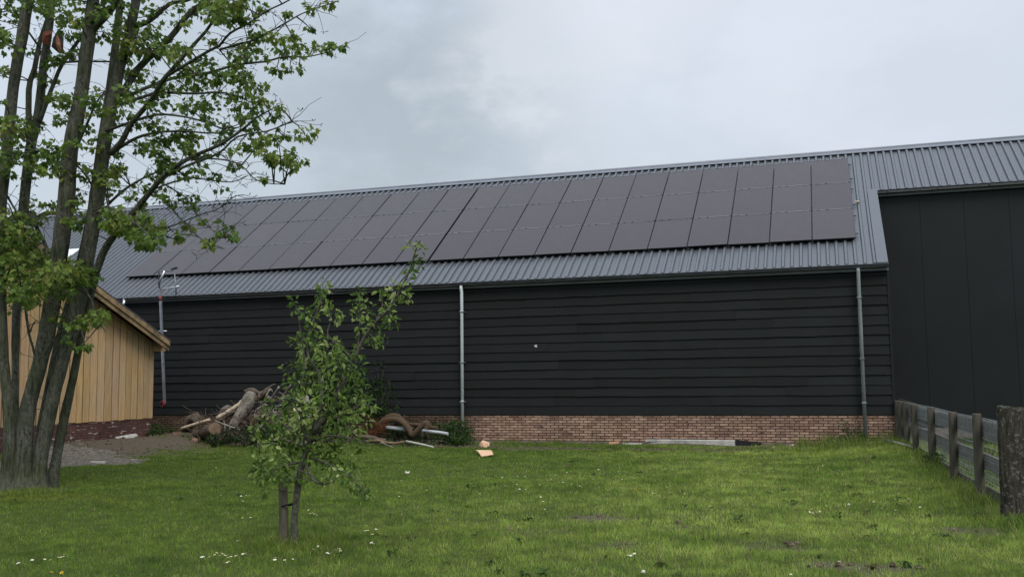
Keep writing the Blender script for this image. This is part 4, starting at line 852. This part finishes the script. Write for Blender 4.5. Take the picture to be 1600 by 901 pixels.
def lump(name, c_, sx_, sy_, sz_, mat, label, cat, seed=1, group=None):
    bm = bmesh.new(); bmesh.ops.create_icosphere(bm, subdivisions=2, radius=1); r = random.Random(seed)
    for v_ in bm.verts:
        k = r.uniform(.75, 1.15); z = v_.co.z; v_.co = Vector((v_.co.x*sx_*k, v_.co.y*sy_*k, max(z, -.35)*sz_*k))
    me = bpy.data.meshes.new(name); bm.to_mesh(me); bm.free(); me.materials.append(mat); o = bpy.data.objects.new(name, me); COL.objects.link(o); o.location = c_; return tag(o, label, cat, group)
p_ = GG(757, 699); lump('cardboard_scrap', p_+Vector((0, 0, .05)), .13, .07, .13, M_CARD, 'crumpled cardboard scrap standing behind the flat cardboard piece', 'cardboard', 3)
p_ = GG(763, 692); b = MB(); q = p_+Vector((-.13, .3, .0)); b.obox(q, (.26, .05, .01), (-.02, .1, 0), (0, .01, .10)); tag(b.build('block', M_STONE), 'small white building block at the foot of the brick plinth', 'block')
p_ = GG(963, 694); b = MB(); b.obox(p_+Vector((-.18, 0, .0)), (.24, .03, .02), (-.02, .1, 0), (0, 0, .055)); tag(b.build('brick', simple('orange_brick', (.45, .24, .12), (.6, .36, .2), 20, .9)), 'loose orange brick lying in grass by the plinth', 'brick')
p_ = GG(975, 695); b = MB(); b.obox(p_+Vector((-.05, .1, 0)), (.45, .02, .0), (0, .1, 0), (0, 0, .035)); tag(b.build('stone', M_STONE), 'thin flat pale stone beside the loose orange brick', 'stone')
SL0 = W(1013, 688, D-.16); SL1 = W(1148, 688, D-.16)
b = MB(); zt = SL0.z+.015
b.obox((SL0.x, D-.22, -.06), (SL1.x-SL0.x, 0, 0), (0, .075, .02), (0, -.01, zt+.06)); b.box((SL0.x+.02, D-.145, -.05), (SL0.x+1.0, D-.08, zt-.02))
b.obox((SL0.x-.05, D-.26, zt-.03), (.28, .02, 0), (0, .1, 0), (0, 0, .05))
tag(b.build('concrete_slab', M_CONC), 'long pale concrete slab leaning on edge against the brick plinth', 'slab')
b = MB(); b.obox(GG(140, 724), (.32, .02, 0), (-.03, .12, 0), (0, 0, .04)); tag(b.build('stone', M_STONE), 'small white stone lying on the earth near the shed', 'stone')
b = MB(); P = Vector((XS+.06, 20.3, .29)); b.add([P+Vector(q) for q in ((0, -.38, 0), (.14, -.3, -.08), (.16, .2, -.06), (.06, .4, .0), (0, .42, .05), (0, -.15, .02), (0, -.38, -.1), (.06, .4, -.1))], [(0, 1, 2, 5), (5, 2, 3, 4), (0, 5, 4, 7, 6), (0, 6, 1), (3, 7, 4), (1, 6, 7, 2), (2, 7, 3)]); tag(b.build('mortar_lump', M_CONC), 'small grey smear of mortar at the foot of the shed bricks', 'mortar')
# pale pipe by the fence corner
p0, p1 = GG(1383, 687, .1), GG(1428, 699, .1); b = MB(); b.tube([p0, p1], .035, 8); tag(b.build('pole', M_DEAD), 'grey pole lying in tall grass along the first fence posts', 'pole')

# ladder lift leaning beside the shed
ll = empty('ladder_lift', W(256, 632, D-1.1)-Vector((0, 0, .4)), 'aluminium ladder lift with red wheel leaning on the gutter by the shed', 'ladder')
yb_, yt_ = D-1.15, D-.42
def L_(u, v, t): return W(u, v, yb_+(yt_-yb_)*t)
def tb(name, pts, r_, mat, n=6, par=None): b_ = MB(); b_.tube(pts, r_, n); return b_.build(name, mat, par or ll)
b = MB(); a_ = L_(256, 630, 0); c_ = L_(249, 449, 1); wd = Vector((.06, .0, 0)); b.obox(a_-wd/2, wd, Vector((0, .06, 0)), c_-a_); b.build('mast', M_ALU2, ll)
M_RED = simple('red_plastic', (.17, .03, .028), (.24, .055, .05), 8, .6, 0, 0)
wc = L_(256.5, 630, 0); b = MB(); b.tube([wc+Vector((-.01, -.10, 0)), wc+Vector((.01, -.05, 0))], .10, 18); wh = b.build('wheel', M_RED, ll)
b = MB(); b.tube([wc+Vector((-.012, -.112, 0)), wc+Vector((-.01, -.1, 0))], .04, 12); b.build('hub', M_DARK, wh)
tb('clamp', [L_(252, 462, 1)-Vector((0, .06, 0)), L_(253, 470, 1)-Vector((0, .06, 0))], .04, M_RED, 8)
tb('strut', [L_(247.5, 444, 1), L_(257.5, 423, 1)], .035, M_ALU)
tb('head_frame', [L_(249, 450, 1), L_(248, 424, 1), L_(272, 422, 1), L_(275, 447, 1), L_(275, 460, 1)], .022, M_ALU2)
tb('cross_bar', [L_(248, 453, 1), L_(280, 447, 1)], .018, M_ALU)
tb('cross_bar', [L_(243, 517, .7), L_(261, 517, .7)], .018, M_ALU)
tb('hook', [L_(268, 421, 1), L_(276, 418, 1), L_(276, 420, 1)], .03, M_DARK)
tb('tie_rod', [L_(249, 449, 1), L_(262, 452, 1), L_(277, 447, 1)], .012, M_ALU)
b = MB(); b.tube([W(194, 466, D-.25), W(194, 473, D-.3), W(189, 480, D-.35)], .045, 8); ob = b.build('gutter_outlet', M_ALU, barn)
# ------------------------------------------------------------------ FENCE
fence = empty('fence', (1.6, 18, 0), 'low wire mesh fence on weathered round posts running to the barn corner', 'fence')
def FX(y): return 1.36+(23.4-y)/11.66*.47
py = [23.5, 22.7, 21.6, 20.2, 18.05, 15.79, 13.79]; ph = [1.03, 1.04, 1.05, 1.05, 1.05, 1.05, 1.07]
for k, (y, h) in enumerate(zip(py, ph)):
    x = FX(y); z0 = gzf(x, y); r_ = random.uniform(.058, .068); b = MB(); lx, ly = random.uniform(-.02, .02), random.uniform(-.03, .03)
    hh = h+random.uniform(-.02, .03); b.tube([(x, y, z0-.3), (x, y, z0), (x+lx*.5, y+ly*.5, hh*.5), (x+lx, y+ly, hh-.02), (x+lx, y+ly, hh)], [r_*1.05, r_, r_*.98, r_*.95, r_*.88], 12, jit=.05)
    b.build('post', M_POST, fence)
wm = MB(); yy = 23.5; xo = .075
for k in range(12):
    z = .06+k*.088
    wm.tube([(FX(23.5)+xo, 23.5, z+.04), (FX(20.2)+xo, 20.2, z), (FX(18)+xo, 18, z+.01), (FX(15.8)+xo, 15.8, z-.005), (FX(13.8)+xo, 13.8, z+.01), (FX(11.9)+xo, 11.9, z)], .0028 if k not in (11, 7, 3) else .004, 4)
while yy > 11.9:
    x = FX(yy)+xo; wm.tube([(x, yy, .06), (x, yy, 1.03)], .0017, 3, cap=False); wm.tube([(x, yy-.028, .76), (x, yy-.028, 1.03)], .0017, 3, cap=False); wm.tube([(x, yy-.056, .28), (x, yy-.056, .56)], .0017, 3, cap=False); wm.tube([(x, yy-.056, .76), (x, yy-.056, 1.03)], .0017, 3, cap=False); yy -= .085
wmo = wm.build('wire_mesh', M_WIRE, fence)
M_RAILW = simple('weathered_fence_rail', (.06, .054, .044), (.17, .157, .132), 7, .95, 0, .6, .01, (3, .5, 3), lo=.3, hi=.7)
for zr0, zr1 in ((.79, 1.01), (.40, .60)):
    for a_, b_ in ((23.5, 20.2), (20.17, 15.82), (15.78, 12.0)):
        k_ = MB(); jz = random.uniform(-.015, .015); tilt = random.uniform(-.02, .02); k_.obox((FX(a_)+.085, a_, zr0+jz), (.028, 0, 0), (FX(b_)-FX(a_), b_-a_, tilt), (0, 0, zr1-zr0+random.uniform(-.02, .015))); k_.build('rail', M_RAILW, fence)
kb = MB()
for a_, b_ in zip(py[:-1]+[13.7], py[1:]+[12.0]): kb.obox((FX(a_)+.06, a_-.02, -.05), (.03, 0, 0), (FX(b_)-FX(a_), b_-a_+.04, 0), (0, 0, .22+random.uniform(-.03, .03)))
kb.build('kickboard', M_POST, fence)
# thick old oak post at the end: irregular, split top
yo = 11.75; xo = FX(yo)+.02; b = MB(); n = 18; P = []; R = []
zs = [-.3, 0, .06, .2, .45, .7, .9, 1.05, 1.16, 1.215, 1.235]
V = []; rr_ = random.Random(9); lob = [1+.10*math.sin(3*t*6.283/n+1)+.06*math.sin(7*t*6.283/n) for t in range(n)]
for i_, z in enumerate(zs):
    k = .178-.02*z - (.02 if i_ == len(zs)-1 else 0) + (.02 if z < .1 else 0)
    for t in range(n):
        a_ = 6.283*t/n; sq = 1/max(abs(math.cos(a_)), abs(math.sin(a_)))**.55; q = k*lob[t]*sq*(1+rr_.uniform(-.05, .05))*.86; zz = z+(rr_.uniform(-.035, .02) if i_ >= len(zs)-2 else 0)
        V.append((xo+.055*0+math.cos(a_)*q-.01*z, yo+math.sin(a_)*q, zz))
b.add(V, [(i_*n+t, i_*n+(t+1) % n, (i_+1)*n+(t+1) % n, (i_+1)*n+t) for i_ in range(len(zs)-1) for t in range(n)]+[tuple((len(zs)-1)*n+t for t in range(n))], 0, False)
tag(b.build('old_post', M_OLDPOST), 'thick weathered oak post with lichen at the near end of the fence', 'post')

# ------------------------------------------------------------------ GRASS
def grass(n_try, ymin, ymax, dens, hmin, hmax, wmin, seed, name, label, region=None, tall=0., pal=None, margin=1.35):
    rg = np.random.default_rng(seed)
    # sample in a widened view wedge
    t = rg.random(n_try); dep = np.sqrt(ymin**2+(ymax**2-ymin**2)*t); sx = (rg.random(n_try)*2-1)*margin*.53
    f2 = np.array([-math.sin(YAW), math.cos(YAW)]); r2 = np.array([math.cos(YAW), math.sin(YAW)])
    x = dep*f2[0]+dep*sx*r2[0]; y = dep*f2[1]+dep*sx*r2[1]
    return x, y
def make_blades(x, y, h, wd, col, rg, lean=.35):
    n = len(x); z = gz(x, y)-.004; a = rg.random(n)*6.283; la = rg.random(n)*6.283; ln = h*lean*(.3+1.2*rg.random(n))
    dx, dy = np.cos(a)*wd/2, np.sin(a)*wd/2; lx, ly = np.cos(la)*ln, np.sin(la)*ln
    B = np.stack([x, y, z], 1); V = np.empty((n, 5, 3))
    V[:, 0] = B+np.stack([dx, dy, 0*dx], 1); V[:, 1] = B-np.stack([dx, dy, 0*dx], 1)
    Mi = B+np.stack([lx*.3, ly*.3, h*.55], 1); V[:, 2] = Mi-np.stack([dx, dy, 0*dx], 1)*.8; V[:, 3] = Mi+np.stack([dx, dy, 0*dx], 1)*.8
    V[:, 4] = B+np.stack([lx, ly, h*(1-.15*rg.random(n))], 1)
    i_ = np.arange(n)[:, None]*5; C5 = np.repeat(col[:, None, :], 5, 1)
    return V.reshape(-1, 3), i_+np.array([[0, 1, 2, 3]]), i_+np.array([[3, 2, 4]]), C5.reshape(-1, 3)
rgz = np.random.default_rng(21)
f2 = np.array([-math.sin(YAW), math.cos(YAW)]); r2 = np.array([math.cos(YAW), math.sin(YAW)])
Xs, Ys, Ds = [], [], []
for d0, d1, den in ((5.2, 8, 3600), (8, 11, 2600), (11, 16, 1700), (16, 25.5, 1000)):
    area = (d1*d1-d0*d0)*.53*1.22; n = int(area*den); dep = np.sqrt(d0*d0+(d1*d1-d0*d0)*rgz.random(n)); sx = (rgz.random(n)*2-1)*.53*1.22
    Xs.append(dep*f2[0]+dep*sx*r2[0]); Ys.append(dep*f2[1]+dep*sx*r2[1]); Ds.append(dep)
x = np.concatenate(Xs); y = np.concatenate(Ys); dep = np.concatenate(Ds); n = len(x)
so_ = soil_amt(x, y)
keep = (y < D-.10) & (rgz.random(n) > so_*.97) & ((gravel_in(x, y) > 1.02) | (rgz.random(n) < .02)) & ~((x < XS+.1)) 
keep &= ~((x > -4.75) & (x < -1.75) & (y > D-.75) & (rgz.random(n) < .93))
for bx, by, br_ in ((-12.3, 12.0, .42), (-11.5, 12.2, .35)): keep &= ((x-bx)**2+(y-by)**2 > br_**2)
x, y, dep = x[keep], y[keep], dep[keep]; n = len(x)
N1 = vnoise(x, y, 2.2, 31); N2 = vnoise(x, y, .7, 32); N3 = vnoise(x, y, .22, 33); N4 = vnoise(x, y*1.1, .45, 34)
right = sstep(-7.5, -1, x)                                   # rougher, yellower sward towards the fence; also scales the painted shade
nearfence = np.exp(-((x-FX(y))/.35)**2); nearwall = sstep(D-1.6, D-.3, y)*(x > -8.5)
corner = np.exp(-(((x-.9)/1.5)**2+((y-21.8)/1.6)**2)); apl = np.exp(-(((x-g0.x)/.45)**2+((y-g0.y)/.45)**2)); mt = np.exp(-(((x+11.9)/1.1)**2+((y-11.9)/.7)**2))
h = .022+.020*vnoise(x, y, .11, 71)+.012*N2+.012*right*N2+.10*nearfence*N3+.05*corner+.045*apl+.05*mt*N3+.02*nearwall
h *= 1-.6*soil_amt(x, y); h *= .65+.7*rgz.random(n); tall = rgz.random(n) < .0035*(.4+right); h[tall] *= 3.0
wd = np.clip(dep*.00060, .0045, .012)*(.7+.6*rgz.random(n))
g1 = np.array([.078, .130, .022]); g2_ = np.array([.128, .185, .034]); g3 = np.array([.275, .325, .080]); g4 = np.array([.036, .082, .012]); straw = np.array([.27, .23, .11])
m1 = np.clip(.5*N1+.5*N2+.25*(rgz.random(n)-.5), 0, 1)[:, None]; col = g1*(1-m1)+g2_*m1
m2 = np.clip(sstep(.25, .85, N1*.25+N4*.4+N3*.35)*.62*(.12+.9*right)+.25*(rgz.random(n) < .12), 0, 1)[:, None]; col = col*(1-m2)+g3*m2
m3 = (sstep(.55, .78, N2*.55+N3*.45)*.85)[:, None]; col = col*(1-m3*.7)+g4*m3*.7
yl = np.exp(-(((x+11.1)/1.9)**2+((y-11.0)/.5)**2))[:, None]*.45; col = col*(1-yl)+np.array([.17, .17, .03])*yl
st_ = (rgz.random(n) < .03+.10*soil_amt(x, y)+.06*right)[:, None]; col = np.where(st_, straw*(.6+.5*rgz.random((n, 1))), col)
col = col*(.72+.56*rgz.random((n, 1)))*(.80+.75*vnoise(x, y, .11, 71))[:, None]*(1.08+.26*right)[:, None]  # left side kept darker: tree shade and vignetting put into blade colour
V, q4, q3, C5 = make_blades(x, y, h, wd, col, rgz, .55)
tag(npmesh('grass', V, [q4, q3], M_GRASS, C5), 'short mown lawn grass with rougher patches', 'grass', kind='stuff')
# long tufts: fence foot, posts, tree foot, wall corner; and the field beyond the fence
tx, ty, th_ = [], [], []
def tuft(cx_, cy_, n_, r_, h_):
    a = rgz.normal(size=(n_, 2))*r_; tx.append(cx_+a[:, 0]); ty.append(cy_+a[:, 1]); th_.append(h_*(.5+.7*rgz.random(n_)))
for y_ in np.arange(12.1, 23.4, .16): tuft(FX(y_)-.10+random.gauss(0, .08), y_, 16, .06, random.uniform(.08, .26))
for k in range(60): tuft(random.uniform(-.7, 1.25), random.uniform(21.2, 23.4), 30, .1, random.uniform(.14, .36))
for k in range(14): tuft(g0.x+random.gauss(0, .18), g0.y+random.gauss(0, .14), 22, .05, random.uniform(.08, .16))
for k in range(14): tuft(FX(11.75)+random.gauss(0, .25), 11.75+random.gauss(-.1, .12), 25, .05, random.uniform(.08, .18))
for k in range(60): tuft(random.uniform(-13.4, -10.8), random.uniform(11.2, 11.95), 25, .08, random.uniform(.05, .14))
for k in range(75):
    xq = random.uniform(-9, 1)
    if not -4.8 < xq < -1.9: tuft(xq, D-random.uniform(.08, .5), 18, .08, random.uniform(.05, .16))
for k in range(46): tuft(random.uniform(-6, 1.4), random.uniform(8.5, 19), 12, .05, random.uniform(.08, .16))
for k in range(30): tuft(random.uniform(-16, -10), random.uniform(19.9, 20.8), 25, .1, random.uniform(.06, .16))
x = np.concatenate(tx); y = np.concatenate(ty); h = np.concatenate(th_); ok = y < D-.05; x, y, h = x[ok], y[ok], h[ok]; n = len(x)
col = g1+(g3-g1)*rgz.random((n, 1))**1.5; st_ = rgz.random((n, 1)) < .07; col = np.where(st_, straw, col)
V, q4, q3, C5 = make_blades(x, y, h, np.full(n, .009), col, rgz, .5)
tag(npmesh('grass_tufts', V, [q4, q3], M_GRASS, C5), 'long loose grass tufts at posts, tree feet and wall', 'grass', kind='stuff')
n = 60000; x = 1.95+rgz.random(n)*9; y = 11+rgz.random(n)*15.4
pt_ = vnoise(x, y, 1.2, 44) > .28; x, y = x[pt_], y[pt_]; n = len(x)
col = g1*.5+(g2_-g1)*.6*rgz.random((n, 1)); V, q4, q3, C5 = make_blades(x, y, .05+.07*rgz.random(n), np.full(n, .012), col, rgz, .5)
tag(npmesh('field_grass', V, [q4, q3], M_GRASS, C5), 'grass growing on the plot beyond the wire fence', 'grass', kind='stuff')

# earth clods in the worn spots, dead leaves and broadleaf rosettes in the sward
b = MB(); rc_ = random.Random(3)
for cx_, cy_, rx_, ry_, am in SOIL:
    for k in range(int((34 if cx_ > -8 else 90)*am*min(rx_*ry_*2, 3.2))):
        a_ = rc_.uniform(0, 6.28); q = rc_.random()**.5; px, py = cx_+math.cos(a_)*rx_*q*.95, cy_+math.sin(a_)*ry_*q*.95
        if py > D-.2: continue
        r_ = rc_.uniform(.012, .045); z_ = gzf(px, py); n_ = 6
        ring = [[(px+math.cos(t*1.047+j)*r_*k2*rc_.uniform(.7, 1.2), py+math.sin(t*1.047+j)*r_*k2*rc_.uniform(.7, 1.2), z_+h_*r_) for t in range(n_)] for j, (k2, h_) in enumerate(((1, -.3), (.9, .5), (.35, 1.)))]
        b.add(sum(ring, []), [(j*n_+t, j*n_+(t+1) % n_, (j+1)*n_+(t+1) % n_, (j+1)*n_+t) for j in (0, 1) for t in range(n_)]+[tuple(12+t for t in range(n_))])
tag(b.build('earth_clods', simple('crumbly_earth', (.05, .038, .020), (.15, .12, .075), 14, .95, 0, .6)), 'loose clods of brown earth in worn lawn spots and banks', 'earth', kind='stuff')
cl_ = []; rw = np.random.default_rng(77)
for k in range(230):
    dep_ = rw.uniform(6.3, 22); sx_ = rw.uniform(-.58, .58); px = dep_*f2[0]+dep_*sx_*r2[0]; py = dep_*f2[1]+dep_*sx_*r2[1]
    if py > D-.4 or rw.random() > .25+.75*(px > -5): continue
    cl_.append((Vector((px, py, gzf(px, py)+.025)), rw.uniform(.04, .10), int(rw.integers(5, 14))))
wd_ = leaf_mesh('lawn_weeds', tmpl_oval(.32, .3), cl_, .055, [(.022, .055, .012), (.04, .085, .018), (.08, .13, .03), (.15, .12, .05)], None, rw, flat=.3, droop=.8)
tag(wd_, 'small broadleaf weeds growing among the lawn grass', 'weeds', kind='stuff')

# ------------------------------------------------------------------ small flowers: one object each
M_PET = simple('daisy_petal', (.74, .74, .70), (.82, .82, .8), 30, .7, 0, 0); M_YEL = simple('flower_yellow', (.62, .42, .02), (.75, .52, .04), 40, .7, 0, 0); M_STEM = simple('flower_stem', (.05, .10, .02), (.08, .14, .03), 20, .7, 0, 0)
def daisy_proto():
    b = MB(); n = 11; b.tube([(0, 0, 0), (.003, 0, .035), (0, .002, .062)], .0014, 4, cap=False); s_ = b.build('stem', M_STEM)
    h_ = MB()
    for k in range(n):
        a = 6.283*k/n; c_, s2_ = math.cos(a), math.sin(a); h_.add([(0, 0, .063), (c_*.010-s2_*.003, s2_*.010+c_*.003, .067), (c_*.0155, s2_*.0155, .066), (c_*.010+s2_*.003, s2_*.010-c_*.003, .067)], [(0, 1, 2, 3)])
    h_.tube([(0, 0, .063), (0, 0, .068), (0, 0, .070)], [.005, .0045, .002], 8, mi=1); o = h_.build('daisy', [M_PET, M_YEL]); s_.parent = o; return o, s_
def dand_proto():
    b = MB(); b.tube([(0, 0, 0), (.004, 0, .04), (0, 0, .09)], .002, 4, cap=False); s_ = b.build('stem', M_STEM); h_ = MB()
    for k in range(26):
        a = 6.283*k/13; r_ = .019 if k < 13 else .011; z = .09 if k < 13 else .097; c_, s2_ = math.cos(a), math.sin(a); h_.add([(0, 0, .09), (c_*r_*.7-s2_*.003, s2_*r_*.7+c_*.003, z+.003), (c_*r_, s2_*r_, z+.004), (c_*r_*.7+s2_*.003, s2_*r_*.7-c_*.003, z+.003)], [(0, 1, 2, 3)])
    o = h_.build('dandelion', M_YEL); s_.parent = o; return o, s_
def scatter(proto, spots, label, cat, group):
    first = True
    for (x_, y_, k) in spots:
        if first: o, s_ = proto; first = False
        else:
            o, s_ = proto[0].copy(), proto[1].copy(); COL.objects.link(o); COL.objects.link(s_); s_.parent = o
        o.location = (x_, y_, gzf(x_, y_)); o.rotation_euler = (random.uniform(-.35, .1), random.uniform(-.25, .25), random.uniform(0, 6.3)); o.scale = (k*.82, k*.82, random.uniform(.7, 1.0)); tag(o, label, cat, group)
DP = [(32,880),(48,876),(50,873),(68,873),(82,875),(93,869),(99,869),(101,866),(332,735),(337,730),(346,775),(377,774),(384,774),(379,783),(315,870),(325,872),(330,869),(337,863),(338,867),(342,870),(349,867),(357,873),(360,869),(356,877),(368,868),(372,868),(380,864),(385,866),(372,845),(378,808),(392,808),(421,838),(430,873),(445,875),(456,873),(433,726),(488,801),(493,797),(492,803),(490,841),(490,859),(497,853),(508,863),(512,864),(522,860),(532,857),(531,861),(571,821),(574,829),(582,835),(587,828),(582,848),(497,878),(624,774),(633,737),(637,738),(640,737),(390,773),(481,798),
 (746,748),(756,744),(764,748),(765,745),(784,745),(799,727),(811,744),(820,745),(805,757),(790,759),(812,763),(820,763),(842,757),(845,776),(848,783),(862,749),(867,747),(869,743),(876,754),(881,754),(894,756),(904,756),(907,759),(921,756),(927,748),(950,765),(958,748),(961,745),(972,747),(986,744),(995,752),(1000,758),(966,736),(935,735),(935,733),(885,739),(752,770),(1008,762),(1020,770),(1026,768),(1040,762),(1050,770),(1062,768),(1070,770),(1268,796),(1272,798),(1276,800),(1280,799),(1270,801),(1264,799),(1400,798),(1360,783),(1365,784),(1430,770),(1421,780),(1452,773),(1438,792),(1320,755),(1286,728),(1194,714),(1208,736),(978,836),(985,867),(992,866),(983,868),(1335,858),(1310,879),(1236,896),(1110,790),(1150,803),(1290,790)]
sp_ = []
for (u, v) in DP:
    for _ in range(1 if random.random() < .6 else 2):
        p_ = GG(u+random.uniform(-1.2, 1.2), v+random.uniform(-.8, .8), .05); sp_.append((p_.x, p_.y, random.uniform(.85, 1.35)))
for _ in range(60):
    p_ = GG(random.uniform(600, 1450), random.uniform(718, 800), .05); sp_.append((p_.x, p_.y, random.uniform(.6, .95)))
scatter(daisy_proto(), sp_, 'small white daisy flowering in the short lawn grass', 'flower', 'white daisies scattered over the lawn')
sp_ = []
for (u, v) in [(979, 770), (994, 767), (996, 765), (1153, 756), (1155, 758), (92, 892), (98, 893), (76, 893), (1041, 742), (1362, 764)]: p_ = GG(u, v, .08); sp_.append((p_.x, p_.y, 1.1))
scatter(dand_proto(), sp_, 'yellow dandelion flower standing in the lawn', 'flower', 'yellow dandelions in the lawn')
p_ = GG(636, 738, .05); lump('petal_clump', p_, .045, .03, .02, M_STONE, 'pale cream scrap lying on the lawn right of the apple tree', 'scrap', 5)
for (u, v, lb) in ((1326, 788, 'grey feathery seed head in the lawn by the fence'), (1005, 893, 'pale dead leaf scrap near the bare earth')):
    p_ = GG(u, v, .03); lump('seed_head', p_, .018, .018, .018, M_STONE, lb, 'plant', 8)
for (u, v, s_, lb) in ((1238, 697, .06, 'small pinkish stone by the wall near the grey downpipe'), (1208, 701, .05, 'flat pale stone in the grass beside the slab end'), (1300, 693, .07, 'pinkish rubble stone beside low weeds at the wall'), (1318, 695, .05, 'small grey rubble stone under the low weeds')):
    p_ = GG(u, v); lump('stone', p_+Vector((0, 0, .02)), s_, s_*.7, s_*.6, simple('pink_stone', (.35, .25, .2), (.5, .4, .33), 20, .9), lb, 'stone', int(u))
